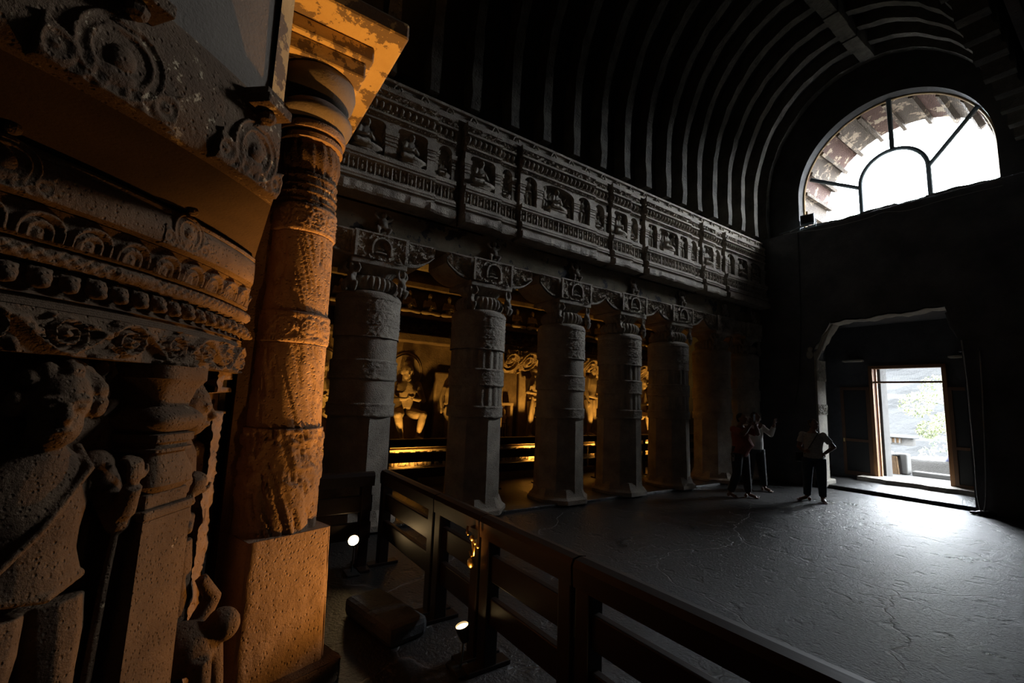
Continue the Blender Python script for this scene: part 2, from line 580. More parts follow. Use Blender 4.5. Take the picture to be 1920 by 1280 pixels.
def bays(u, v, p, h, seed=0):
    """row of little dark bays, each with a small figure, between posts"""
    k = np.floor(u / p)
    du = u - (k + 0.5) * p
    post = ss(0.36, 0.42, np.abs(du) / p)
    lean = (vnoise(k * 7.3, k * 0 + 3.1, seed) - 0.5) * 0.4
    x = du - lean * (v - h * 0.4)
    body = ss(1.0, 0.5, np.hypot(x / (p * 0.2), (v - h * 0.4) / (h * 0.32)))
    head = ss(1.0, 0.6, np.hypot((x - 0.03 * p) / (p * 0.12), (v - h * 0.78) / (h * 0.12)))
    limb = ss(0.3, 0.1, np.abs(np.abs(x) - p * 0.2 - 0.3 * p * (vnoise(v / (h * 0.25), k, seed) - 0.5)) / (p * 0.2)) * (v < h * 0.75) * 0.6
    edge = ss(h * 0.88, h * 0.93, v) + ss(h * 0.08, h * 0.04, v)
    return np.clip(np.maximum.reduce([post, body, head, limb]) + edge, 0, 1)


def heads(u, v, p, h):
    k = np.floor(u / p)
    d = np.hypot((u - (k + 0.5) * p) / (p * 0.36), (v - h * 0.5) / (h * 0.46))
    return np.sqrt(np.clip(1 - d * d, 0, 1))


# ------------------------------------------------------------------ bodies
def rot_to(f, up=(0, 0, 1)):
    f = np.array(f, float)
    f /= np.linalg.norm(f)
    r = np.cross(f, up)
    r /= np.linalg.norm(r)
    u = np.cross(r, f)
    return np.stack([r, f, u], 1)          # local x=right, y=forward, z=up


def hand(mb, w, d, up, s=1.0, curl=0.5, fist=False):
    """palm and five fingers; d = pointing direction, up = back of the hand"""
    w, d = np.array(w, float), np.array(d, float)
    d /= np.linalg.norm(d)
    up = np.array(up, float)
    up = up - d * (up @ d)
    up /= np.linalg.norm(up)
    si = np.cross(d, up)
    c = w + d * 0.05 * s
    mb.ell(c, (0.040 * s, 0.050 * s, 0.018 * s), 10, 6, np.stack([si, d, up], 1))
    for i, (o, ln) in enumerate(((-0.030, 0.062), (-0.010, 0.076), (0.011, 0.072), (0.030, 0.055))):
        b = w + d * 0.075 * s + si * o * s
        q = [b]
        for k in range(1, 4):
            an = curl * k * (1.1 if fist else 0.6)
            q.append(q[-1] + (d * math.cos(an) - up * math.sin(an)) * ln * s / 3)
        mb.tube(q, [0.0095 * s, 0.009 * s, 0.0085 * s, 0.007 * s], 6)
    b = w + d * 0.03 * s - si * 0.035 * s
    mb.tube([b, b - si * 0.022 * s + d * 0.022 * s, b - si * 0.026 * s + d * 0.05 * s - up * 0.01 * s], [0.011 * s, 0.010 * s, 0.008 * s], 6)


def head(mb, c, f, s=1.0, up=(0, 0, 1), face=True):
    Rm = rot_to(f, up)

    def P(x, y, z):
        return np.array(c) + Rm @ (np.array([x, y, z]) * s)
    mb.ell(P(0, -0.008, 0.022), np.array((0.074, 0.092, 0.092)) * s, 14, 10, Rm)
    mb.ell(P(0, 0.022, -0.045), np.array((0.056, 0.062, 0.068)) * s, 12, 8, Rm)
    if face:
        mb.ell(P(0, 0.083, -0.055), np.array((0.026, 0.012, 0.010)) * s, 8, 6, Rm)     # lips
        mb.tube([P(0, 0.080, 0.018), P(0, 0.103, -0.022), P(0, 0.088, -0.032)], [0.010 * s, 0.016 * s, 0.012 * s], 6)
        for q in (-1, 1):
            mb.ell(P(q * 0.030, 0.072, 0.008), np.array((0.016, 0.012, 0.009)) * s, 8, 6, Rm)
            mb.tube([P(q * 0.012, 0.084, 0.026), P(q * 0.050, 0.068, 0.026)], 0.008 * s, 6)
            mb.ell(P(q * 0.077, -0.008, -0.008), np.array((0.010, 0.020, 0.032)) * s, 8, 6, Rm)


def limb(mb, pts, rad):
    """smooth tapered limb through three joints"""
    P = np.array(pts, float)
    Q, R = [], []
    for i in range(len(P) - 1):
        for t in (0, 0.33, 0.67):
            Q.append(P[i] * (1 - t) + P[i + 1] * t)
            b = 1 + 0.10 * math.sin(PI * min(1, t * 1.4))
            R.append((rad[i] * (1 - t) + rad[i + 1] * t) * b)
    Q.append(P[-1])
    R.append(rad[-1])
    mb.tube(Q, R, 10)
    for q, r in zip(P[1:-1], rad[1:-1]):
        mb.ell(q, (r, r, r), 8, 6)


def torso(mb, pel, che, nek, w=1.0, dep=1.0, belly=0.0, grow=0.0, lo=0.0, sl=0.0):
    pel, che, nek = map(np.array, (pel, che, nek))
    rows = []
    for t, rx, ry, by in ((-0.28, 0.125, 0.095, 0), (-0.1, 0.160, 0.118, 0), (0.12, 0.158, 0.115, 0.3), (0.38, 0.138, 0.105, 1), (0.6, 0.142, 0.108, 0.6), (0.85, 0.162, 0.112, 0.2), (1.0, 0.165, 0.105, 0)):
        c = pel * (1 - t) + che * t
        if t < lo:
            continue
        rows.append((c[0], c[1] + belly * by * 0.45, c[2], rx * w + grow, ry * dep + grow + belly * by * 0.5))
    for t, rx, ry in ((0.45, 0.150, 0.090), (0.75, 0.105, 0.075), (1.0, 0.058, 0.058)):
        c = che * (1 - t) + nek * t
        if t == 1.0 and grow:
            continue
        rows.append((c[0], c[1], c[2], rx * w + grow, ry * dep + grow))
    mb.loft(rows, 18)


def foot(mb, an, toe, s=1.0):
    an, toe = np.array(an, float), np.array(toe, float)
    d = toe - an
    d[2] = 0
    d /= np.linalg.norm(d)
    sd = np.array([-d[1], d[0], 0])
    heel = an - d * 0.045 * s
    heel[2] = 0.032 * s
    mb.ell(heel, np.array((0.034, 0.034, 0.036)) * s, 8, 6)
    mid = an + d * 0.09 * s
    mid[2] = 0.040 * s
    mb.tube([an + np.array((0, 0, 0.02)), an + d * 0.03 * s - np.array((0, 0, 0.025)), mid, an + d * 0.145 * s * 1.0 - np.array((0, 0, an[2] - 0.024 * s))], [0.038 * s, 0.042 * s, 0.040 * s, 0.040 * s], 10, 0.75)
    for i in range(5):
        b = an + d * (0.155 - abs(i - 1) * 0.007) * s + sd * (i - 2) * 0.017 * s
        b[2] = 0.018 * s
        mb.tube([b, b + d * 0.030 * s, b + d * 0.046 * s - np.array((0, 0, 0.004))], [0.0115 * s, 0.0115 * s, 0.009 * s], 6)


def body(J, s=1.0, fat=1.0, belly=0.0, fingers=True, face=True, feet=True, hs=1.0):
    mb = MB()
    torso(mb, J['pel'], J['che'], J['nek'], fat, fat, belly)
    n = np.array(J['nek'], float)
    h = np.array(J['hed'], float)
    mb.tube([n - (0, 0, 0.03), n * 0.5 + h * 0.5, h - (0, 0, 0.02)], [0.060 * s, 0.052 * s, 0.052 * s], 10)
    head(mb, h, J['face'], s * hs, J.get('hup', (0, 0, 1)), face)
    for q in 'lr':
        a, b, c = J['s' + q], J['e' + q], J['w' + q]
        limb(mb, [a, b, c], [0.052 * fat, 0.042 * fat, 0.030])
        mb.ell(a, (0.058 * fat,) * 3, 10, 8)
        if fingers:
            d = np.array(J.get('d' + q, np.array(c) - np.array(b)), float)
            hand(mb, c, d, J.get('u' + q, (0, 1, 0.3)), s * 0.95, J.get('curl', 0.5))
        else:
            d = np.array(c) - np.array(b)
            d = d / np.linalg.norm(d)
            mb.ell(np.array(c) + d * 0.05, (0.04, 0.04, 0.05), 8, 6)
        limb(mb, [J['h' + q], J['k' + q], J['a' + q]], [0.088 * fat, 0.060 * fat, 0.042])
        if feet:
            foot(mb, J['a' + q], J['t' + q], s)
    return mb


def shirt(J, fat=1.0, belly=0.0, grow=0.016, hem=-0.25, sleeve=0.8):
    mb = MB()
    torso(mb, J['pel'], J['che'], J['nek'], fat, fat, belly, grow, hem)
    for q in 'lr':
        a, b, c = map(np.array, (J['s' + q], J['e' + q], J['w' + q]))
        mb.ell(a, (0.066 * fat,) * 3, 10, 8)
        if sleeve <= 1:
            e = a * (1 - sleeve) + b * sleeve
            mb.tube([a * 0.9 + np.array(J['che']) * 0.1, a * 0.5 + e * 0.5, e], [0.066 * fat, 0.064 * fat, 0.066 * fat], 12)
        else:
            e = b * (2 - sleeve) + c * (sleeve - 1)
            mb.tube([a * 0.9 + np.array(J['che']) * 0.1, a * 0.5 + b * 0.5, b], [0.066 * fat, 0.060 * fat, 0.055 * fat], 12)
            mb.ell(b, (0.055 * fat,) * 3, 10, 8)
            mb.tube([b, b * 0.5 + e * 0.5, e], [0.055 * fat, 0.052 * fat, 0.046 * fat], 12)
    return mb


def trousers(J, fat=1.0, grow=0.014, top=0.3):
    mb = MB()
    p, c = np.array(J['pel'], float), np.array(J['che'], float)
    rows = []
    for t, rx, ry in ((-0.26, 0.13, 0.10), (-0.1, 0.160, 0.118), (0.1, 0.158, 0.115), (top, 0.145, 0.108)):
        q = p * (1 - t) + c * t
        rows.append((q[0], q[1], q[2], rx * fat + grow, ry * fat + grow))
    mb.loft(rows, 18)
    for q in 'lr':
        h, k, a = (np.array(J[x + q], float) for x in 'hka')
        mb.tube([h, h * 0.5 + k * 0.5, k, k * 0.5 + a * 0.5, a * 0.92 + k * 0.08 + (0, 0, 0.0)], np.array([0.105, 0.092, 0.076, 0.068, 0.060]) * (0.5 + 0.5 * fat) + grow * 0.4, 14)
    return mb


def hair_cap(J, s=1.0, bun=False):
    mb = MB()
    c, Rm = np.array(J['hed'], float), rot_to(J['face'], J.get('hup', (0, 0, 1)))

    def P(x, y, z):
        return c + Rm @ (np.array([x, y, z]) * s)
    mb.ell(P(0, -0.022, 0.036), np.array((0.082, 0.092, 0.088)) * s, 14, 10, Rm)
    mb.ell(P(0, -0.050, -0.010), np.array((0.070, 0.055, 0.075)) * s, 12, 8, Rm)
    if bun:
        mb.ell(P(0, -0.115, 0.0), np.array((0.040, 0.040, 0.040)) * s, 10, 8, Rm)
    return mb


STAND = dict(pel=(0.03, 0, 0.86), che=(0, 0, 1.24), nek=(0, 0.01, 1.40), hed=(0, 0.03, 1.54), face=(0.15, 1, -0.1),
             sl=(-0.19, 0, 1.32), el=(-0.27, 0.0, 1.05), wl=(-0.26, 0.08, 0.82), sr=(0.19, 0, 1.32), er=(0.27, 0.04, 1.08), wr=(0.22, 0.17, 1.26),
             hl=(-0.06, 0, 0.83), kl=(-0.11, 0.03, 0.46), al=(-0.13, 0, 0.08), tl=(-0.2, 0.2, 0.02),
             hr=(0.12, 0, 0.83), kr=(0.12, 0.05, 0.46), ar=(0.09, 0, 0.08), tr=(0.14, 0.2, 0.02))


def figure_stand(voxel=0.03, fingers=False, extra=True):
    mb = body(STAND, 1.1, 1.0, fingers=fingers, face=True)
    mb.ell((0, 0, 1.68), (0.09, 0.09, 0.10), 10, 8)      # tall hair
    if extra:
        mb.tube([(-0.16, 0.02, 0.92), (0, 0.12, 0.90), (0.20, 0.02, 0.92)], 0.03, 8)
        mb.tube([(0.24, 0.06, 0.9), (0.3, 0.05, 0.5), (0.28, 0.03, 0.1)], [0.03, 0.035, 0.05], 8)
    return solid(mb, 'standing_relief', voxel, 2)


def figure_seat(voxel=0.03):
    """cross-legged figure, about 1 m tall from the seat, hands at the chest"""
    mb = MB()
    torso(mb, (0, 0, 0.13), (0, 0.0, 0.50), (0, 0.01, 0.66), 1.12, 1.0)
    head(mb, (0, 0.03, 0.80), (0.05, 1, -0.12), 1.15)
    mb.tube([(0, 0, 0.62), (0, 0.02, 0.76)], 0.065, 10)
    mb.ell((0, 0.0, 0.915), (0.05, 0.05, 0.05), 8, 6)
    for q in (-1, 1):
        limb(mb, [(q * 0.2, 0, 0.58), (q * 0.29, 0.04, 0.33), (q * 0.06, 0.19, 0.36)], [0.06, 0.055, 0.042])
        mb.ell((q * 0.2, 0, 0.58), (0.07, 0.065, 0.065), 8, 6)
        mb.ell((q * 0.035, 0.2, 0.40), (0.035, 0.04, 0.055), 8, 6)
        limb(mb, [(q * 0.1, 0.02, 0.09), (q * 0.38, 0.17, 0.075), (q * -0.08, 0.27, 0.07)], [0.10, 0.085, 0.05])
    return solid(mb, 'seated_relief', voxel, 2)


def figure_dwarf(voxel=0.04):
    """squat bracket figure with raised arms"""
    mb = MB()
    torso(mb, (0, 0, 0.38), (0, 0.03, 0.66), (0, 0.05, 0.80), 1.25, 1.5)
    head(mb, (0, 0.10, 0.93), (0.1, 1, -0.25), 1.35)
    for q in (-1, 1):
        limb(mb, [(q * 0.22, 0.02, 0.74), (q * 0.36, 0.06, 0.88), (q * 0.25, 0.04, 1.08)], [0.07, 0.06, 0.05])
        limb(mb, [(q * 0.12, 0, 0.34), (q * 0.27, 0.18, 0.30), (q * 0.17, 0.08, 0.04)], [0.11, 0.09, 0.06])
    mb.ell((0, 0.14, 0.46), (0.17, 0.13, 0.15), 10, 8)
    return solid(mb, 'dwarf_relief', voxel, 2)


ME_STAND = figure_stand(0.028)
ME_SEAT = figure_seat(0.022)
ME_DWARF = figure_dwarf(0.034)
for _m in (ME_STAND, ME_SEAT, ME_DWARF):
    _m.materials.append(M_NAVE)
ME_SEAT_A = ME_SEAT.copy()
ME_SEAT_A.materials.clear()
ME_SEAT_A.materials.append(M_AISLE)
ME_STAND_A = ME_STAND.copy()
ME_STAND_A.materials.clear()
ME_STAND_A.materials.append(M_AISLE)

# ================================================================== THE SETTING
XC, HALF = -3.5, 2.28           # vault axis and half width (inner faces of the ribs)
XL, XR = XC - HALF, XC + HALF   # -5.85, -1.15
YW = 12.0                       # inner face of the entrance wall
YB = -5.0                       # rear end, behind the viewer


def wall_holes(xs, y0, y1, z0, z1, lo, hi):
    """wall in the xz plane, thick in y, with an opening between lo(x) and hi(x) (None = solid)"""
    mb = MB()

    def quad(a, b, c, d):
        mb.add([a, b, c, d], [(0, 1, 2, 3)])
    op = [lo(x) is not None for x in xs]
    for i in range(len(xs) - 1):
        a, b = xs[i], xs[i + 1]
        m = (a + b) / 2
        if lo(m) is None:
            for y in (y0, y1):
                quad((a, y, z0), (b, y, z0), (b, y, z1), (a, y, z1))
            for zz in (z0, z1):
                quad((a, y0, zz), (b, y0, zz), (b, y1, zz), (a, y1, zz))
        else:
            la, lb, ha, hb = lo(a + 1e-6), lo(b - 1e-6), hi(a + 1e-6), hi(b - 1e-6)
            for y in (y0, y1):
                if la > z0 + 1e-4:
                    quad((a, y, z0), (b, y, z0), (b, y, lb), (a, y, la))
                quad((a, y, ha), (b, y, hb), (b, y, z1), (a, y, z1))
            quad((a, y0, la), (b, y0, lb), (b, y1, lb), (a, y1, la))
            quad((a, y0, ha), (b, y0, hb), (b, y1, hb), (a, y1, ha))
            quad((a, y0, z1), (b, y0, z1), (b, y1, z1), (a, y1, z1))
        for x, e in ((a, lo(a - 1e-5) is None and lo(m) is not None), (b, lo(b + 1e-5) is None and lo(m) is not None)):
            if e:
                l, h = lo(m * 1e-3 + x * (1 - 1e-3)), hi(m * 1e-3 + x * (1 - 1e-3))
                quad((x, y0, l), (x, y1, l), (x, y1, h), (x, y0, h))
    return mb


# --- floor: nave, raised aisle and raised porch
fl = struct(ob('floor', MB().box(-12, 4, YB - 2, 12.15, -0.5, 0.0), M_FLOOR))
ob('aisle_floor', MB().box(-9.2, -5.9, YB, 12.05, -0.1, 0.05, 0.015), M_FLOOR, fl)
ob('porch_floor', MB().box(-5.3, -1.75, 12.12, 14.25, -0.1, 0.075, 0.02), M_FLOOR, fl)
mb = MB()
for i in range(15):       # worn, wavy doorstep
    a = -4.55 + i * 0.15
    d = 0.05 * math.sin(i * 1.1) + 0.03 * math.sin(i * 2.7)
    d2 = 0.05 * math.sin((i + 1) * 1.1) + 0.03 * math.sin((i + 1) * 2.7)
    V = [(a, 13.62 + d, 0.05), (a + 0.15, 13.62 + d2, 0.05), (a + 0.15, 14.25, 0.05), (a, 14.25, 0.05),
         (a, 13.65 + d, 0.17), (a + 0.15, 13.65 + d2, 0.17), (a + 0.15, 14.25, 0.18), (a, 14.25, 0.18)]
    mb.add(V, [(0, 1, 5, 4), (4, 5, 6, 7)] + ([(0, 4, 7, 3)] if i == 0 else []) + ([(1, 2, 6, 5)] if i == 14 else []))
ob('worn_doorstep', mb, M_JAMB, fl)

# --- aisle and outer walls
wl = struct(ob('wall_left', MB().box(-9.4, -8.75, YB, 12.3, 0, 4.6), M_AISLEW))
struct(ob('wall_right', MB().box(1.3, 1.7, YB, 12.3, 0, 6.4), M_SOOT))
struct(ob('wall_back', MB().box(-9.4, 1.7, YB - 0.4, YB, 0, 10.8), M_SOOT))
struct(ob('ceiling_aisle', MB().box(-9.4, -6.3, YB, 12.3, 4.32, 4.6), M_PLAST)).name = 'ceiling'
struct(ob('ceiling', MB().box(-0.62, 1.7, YB, 12.7, 6.05, 6.4), M_SOOT))

# --- entrance wall, lower part with the porch opening
PX0, PX1 = -4.74, -2.18


def pl_lo(x):
    return 0.0 if PX0 < x < PX1 else None


def pl_hi(x):
    w = 0.02 * math.sin(x * 9) + 0.012 * math.sin(x * 23)
    if x < -4.36:
        return 3.18 + (x - PX0) / 0.38 * 0.64 + 0.03 * math.sin(x * 40)
    if x > -2.36:
        return 3.08 + (PX1 - x) / 0.18 * 0.80
    return 3.83 + (x + 4.36) / 2.0 * 0.09 + w


xs = [-9.4, -6.2, PX0] + [PX0 + 0.02 + i * 0.06 for i in range(6)] + [-4.36 + i * 0.1 for i in range(21)] + [-2.3, -2.24, PX1, -1.0, 1.7]
wf = struct(ob('wall_front', wall_holes(xs, YW, YW + 0.55, 0, 6.22, pl_lo, pl_hi), M_SOOT))
# porch behind it
pw = MB()
pw.box(-5.55, -5.3, 12.55, 14.3, 0, 4.1)
pw.box(-1.75, -1.5, 12.55, 14.3, 0, 4.1)
pw.box(-5.55, -1.5, 12.55, 14.6, 4.0, 4.25)
struct(ob('wall_porch', pw, M_SOOT))
DX0, DX1, DZ0, DZ1 = -4.30, -2.88, 0.16, 2.92


def d_lo(x):
    return DZ0 if DX0 < x < DX1 else None


struct(ob('wall_door', wall_holes([-5.55, DX0, DX1, -1.5], 14.2, 14.6, 0, 4.1, d_lo, lambda x: DZ1), M_SOOT))
# pale lit jamb pilaster of the porch, with carved band and leaning bracket
jp = empty('jamb_pilaster', 'pale worn jamb pilaster with carved bands beside the porch opening', 'pilaster', (0, 0, 0))
ob('shaft', MB().box(-4.80, -4.70, 12.03, 12.50, 0.15, 2.75, 0.012), M_JAMB, jp)
ob('base', MB().box(-4.84, -4.60, 12.0, 12.56, 0.0, 0.17, 0.03), M_JAMB, jp)
for z0, z1, sd in ((1.66, 1.90, 3), (2.45, 2.95, 4)):
    u, v = np.meshgrid(np.linspace(0, 0.47, 50), np.linspace(0, z1 - z0, 30), indexing='ij')
    h = busy(u, v, 0.05, sd) * 0.02
    ob('carved_band', MB().grid(np.stack([-4.695 + h, 12.03 + u, z0 + v], -1)).box(-4.80, -4.697, 12.02, 12.51, z0, z1), M_JAMB, jp)
mb = MB()
mb.tube([(-4.78, 12.1, 2.7), (-4.74, 12.1, 3.0), (-4.62, 12.08, 3.2), (-4.52, 12.1, 3.5), (-4.38, 12.15, 3.8)], [0.05, 0.07, 0.06, 0.06, 0.05], 10)
mb.ell((-4.82, 12.04, 3.08), (0.09, 0.09, 0.12), 10, 8)
mb.ell((-4.80, 12.0, 3.22), (0.06, 0.06, 0.06), 10, 8)
ob('bracket_carving', solid(mb, 'bracket_carving', 0.025, 2), M_JAMB, jp)
jr = empty('jamb_bracket', 'dark broken bracket hanging at the upper corner of the porch near the cables', 'bracket')
mb = MB()
mb.tube([(-2.36, 12.15, 3.8), (-2.28, 12.1, 3.5), (-2.16, 12.1, 3.25), (-2.12, 12.12, 3.0)], [0.04, 0.06, 0.07, 0.05], 10)
mb.box(-2.22, -1.95, 11.94, 12.1, 2.98, 3.03)
ob('arm', mb, M_SOOT, jr, smooth=True, sharp=40)
for x0, x1 in ((-4.85, -4.42), (-2.78, -2.35)):
    tag(ob('corbel', MB().box(x0, x1, 13.98, 14.2, 3.06, 3.11, 0.01), M_JAMB), 'thin stone corbel above the %s side of the doorway' % ('hinged left' if x0 < -4 else 'right'), 'corbel')

# --- entrance wall, upper part with the great horseshoe window
WX, WA, WZ0, WS, WB = -3.27, 1.79, 6.42, 7.2, 1.90


def win_hi(x, g=0.0):
    t = 1 - ((x - WX) / (WA + g)) ** 2
    return WS + (WB + g) * math.sqrt(max(0, t))


def win_lo(x):
    return WZ0 + 0.02 * math.sin(x * 5) + 0.01 * math.sin(x * 17) if abs(x - WX) < WA else None


xw = [-6.4] + [WX - WA * math.cos(PI * i / 48) for i in range(49)] + [-0.6]
struct(ob('wall_gable', wall_holes(xw, 12.38, 12.72, 6.0, 10.9, win_lo, win_hi), M_VAULT))
wfl = MB().box(-6.4, -0.6, YW + 0.05, 12.4, 6.1, 6.26, 0.02)
struct(ob('trim_1', wfl, M_SOOT))
# hood of the horseshoe arch outside, with its painted coffers and rafters
hd = struct(empty('window_hood'))
hd['kind'] = 'structure'
NS = 14


def arch_pt(t, g=0.0):
    """t 0..1 along the arch from left springing to right springing incl. the stilts"""
    s0 = WS - WZ0
    ar = PI * (WA + WB) / 2
    T = 2 * s0 + ar
    d = t * T
    if d < s0:
        return WX - WA - g, WZ0 + d
    if d > s0 + ar:
        return WX + WA + g, WS - (d - s0 - ar)
    a = PI * (d - s0) / ar
    return WX - (WA + g) * math.cos(a), WS + (WB + g) * math.sin(a)


for i in range(NS):
    ts = [(i + k / 4) / NS for k in range(5)]
    mb = MB()
    A = [arch_pt(t, 0.05) for t in ts]
    B = [arch_pt(t, 0.25) for t in ts]
    for k in range(4):
        V = [(A[k][0], 12.72, A[k][1]), (A[k + 1][0], 12.72, A[k + 1][1]), (A[k + 1][0], 14.25, A[k + 1][1]), (A[k][0], 14.25, A[k][1]),
             (B[k][0], 12.72, B[k][1]), (B[k + 1][0], 12.72, B[k + 1][1]), (B[k + 1][0], 14.25, B[k + 1][1]), (B[k][0], 14.25, B[k][1])]
        mb.add(V, [(0, 1, 2, 3), (4, 7, 6, 5), (3, 2, 6, 7), (0, 4, 5, 1)])
    ob('painted_panel', mb, M_HOODP if i % 2 else M_HOODR, hd)
for i in range(1, NS):
    t = i / NS
    (x, z), (x2, z2) = arch_pt(t, 0.05), arch_pt(t, -0.06)
    (ax, az), (bx, bz) = arch_pt(t - 0.006, 0.06), arch_pt(t + 0.006, 0.06)
    dx, dz = bx - ax, bz - az
    l = math.hypot(dx, dz)
    dx, dz = dx / l * 0.05, dz / l * 0.05
    P = [(x - dx, z - dz), (x + dx, z + dz), (x2 + dx * 0.8, z2 + dz * 0.8), (x2 - dx * 0.8, z2 - dz * 0.8)]
    ob('rafter', MB().prism(P, 1, 12.74, 14.34), M_HOODP, hd)

# --- window frame, iron bars and wire screen
w1 = struct(empty('window_1'))
fp = []
for k in range(61):
    x, z = arch_pt(k / 60, -0.02)
    fp.append((x, 12.66, z))
ob('frame', MB().tube(fp, 0.028, 6), M_WINW, w1)
ob('sill', MB().box(WX - WA + 0.03, WX + WA - 0.03, 12.62, 12.70, WZ0 - 0.06, WZ0 + 0.015), M_IRON, w1)
IX, IA, IS = -3.17, 0.62, 7.16
ia = [(IX - IA, 12.62, WZ0)] + [(IX - IA * math.cos(PI * k / 24), 12.62, IS + 0.66 * math.sin(PI * k / 24)) for k in range(25)] + [(IX + IA, 12.62, WZ0)]
ob('arched_bar', MB().tube(ia, 0.048, 8), M_IRON, w1)
for a, b in (((IX - IA, 7.12), (-4.84, 7.76)), ((-3.14, 7.82), (-3.14, 9.08)), ((IX + IA, 7.16), (-1.72, 8.12))):
    ob('spoke_bar', MB().tube([(a[0], 12.62, a[1]), (b[0], 12.62, b[1])], 0.048, 8), M_IRON, w1)
mb = MB()
for i in range(110):
    x = WX - WA + 0.04 + i * (2 * WA - 0.08) / 109
    mb.tube([(x, 12.67, WZ0), (x, 12.67, win_hi(x) - 0.02)], 0.0016, 3)
for i in range(80):
    z = WZ0 + 0.02 + i * 0.033
    a = WA - 0.03 if z < WS else WA * math.sqrt(max(0.0, 1 - ((z - WS) / WB) ** 2)) - 0.02
    if a > 0.05:
        mb.tube([(WX - a, 12.672, z), (WX + a, 12.672, z)], 0.0016, 3)
ob('wire_screen', mb, M_WIRE, w1, kind='stuff')

# --- vaulted ceiling with rock ribs and ridge beam
VS, VB = 7.15, 2.92


def vault(a, g):
    return XC - (HALF + g) * math.cos(a), VS + (VB + g) * math.sin(a)


prof = [(XL - 0.30, 6.0)] + [vault(PI * i / 40, 0.30) for i in range(41)] + [(XR + 0.30, 7.12)]
prof2 = [(XL - 0.7, 6.0)] + [vault(PI * i / 40, 0.7) for i in range(41)] + [(XR + 0.7, 6.0)]
mb = MB()
P = np.array([[(x, y, z) for y in (YB, 12.75)] for x, z in prof])
mb.grid(P)
P = np.array([[(x, y, z) for y in (YB, 12.75)] for x, z in prof2])
mb.grid(P)
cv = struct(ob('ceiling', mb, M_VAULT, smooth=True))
cv.name = 'ceiling_vault'
cv['label'] = 'dark barrel vault carrying curved rock ribs'
rib_variants = []
for vi in range(4):
    r2 = random.Random(40 + vi)
    path = [(XL, 6.24), (XL + 0.005, 6.5), (XL, 6.8)] + [vault(PI * i / 36, 0) for i in range(37)] + [(XR, 7.0)]
    mb = MB()
    V = []
    for i, (x, z) in enumerate(path):
        dx, dz = x - XC, max(0.0, z - VS)
        l = math.hypot(dx / HALF, dz / VB) + 1e-6
        nx, nz = dx / HALF / l, dz / VB / l
        if z <= VS:
            nx, nz = math.copysign(1, dx), 0
        w = 0.085 + r2.uniform(-0.012, 0.012)
        j = r2.uniform(-0.016, 0.016)
        V.append([(x + nx * j, -w, z + nz * j), (x + nx * j, w, z + nz * j), (x + nx * 0.34, w, z + nz * 0.34), (x + nx * 0.34, -w, z + nz * 0.34)])
    mb.grid(np.array(V), wrap=True)
    n = len(V) * 4
    mb.f += [(0, 1, 2, 3), (n - 1, n - 2, n - 3, n - 4)]
    rib_variants.append(mb.mesh('rib'))
    rib_variants[-1].materials.append(M_RIB)
for k, y in enumerate([0.35, 1.03, 1.71, 2.39, 3.09, 3.84, 4.52, 5.23, 5.93, 6.60, 7.25, 7.93, 8.5, 9.08, 9.70, 10.36, 10.98, 11.62, 12.24]):
    ob('rib', rib_variants[k % 4], None, cv, (0, y, 0))
mb = MB()
for i in range(24):
    y = -0.3 + i * 0.51
    mb.box(XC + 0.06 + 0.015 * math.sin(i * 1.7), XC + 0.34 + 0.015 * math.sin(i * 2.3), y, y + 0.515, 9.86 + 0.02 * math.sin(i * 3.1), 10.30, 0.01)
ob('ridge_beam', mb, M_RIB, cv)

# ================================================================== COLONNADE
XF = -5.9


def strip_arch(mb, y0, y1, z0, z1, xb, xf, arches):
    """front plate between z0 and z1 whose underside lifts into arches (yc, halfwidth, rise)"""
    ys = sorted(set([y0, y1] + [yc + w * math.sin(a) for yc, w, r in arches for a in np.linspace(-PI / 2, PI / 2, 11)]))

    def zb(y):
        z = z0
        for yc, w, r in arches:
            t = 1 - (abs(y - yc) / w) ** (2 if r > 0.105 else 10)
            if t > 0:
                z = max(z, z0 + r * math.sqrt(t))
        return z
    for a, b in zip(ys[:-1], ys[1:]):
        za, zc = zb(a), zb(b)
        mb.add([(xb, a, za), (xb, b, zc), (xb, b, z1), (xb, a, z1), (xf, a, za), (xf, b, zc), (xf, b, z1), (xf, a, z1)],
               [(4, 5, 6, 7), (0, 1, 5, 4), (3, 7, 6, 2), (0, 4, 7, 3), (1, 2, 6, 5)])
    return mb


def band(y0, y1, z0, z1, x, dep, fn, res=0.008):
    nu, nv = max(6, int((y1 - y0) / res)), max(5, int((z1 - z0) / res))
    u, v = np.meshgrid(np.linspace(0, y1 - y0, nu), np.linspace(0, z1 - z0, nv), indexing='ij')
    h = fn(u, v) * dep
    mb = MB().grid(np.stack([x + h, y0 + u, z0 + v], -1))
    return mb.box(x - 0.08, x - 0.001, y0, y1, z0, z1)


en = empty('carved_entablature', 'long carved stone entablature of niches with figures above the row of pillars', 'frieze')
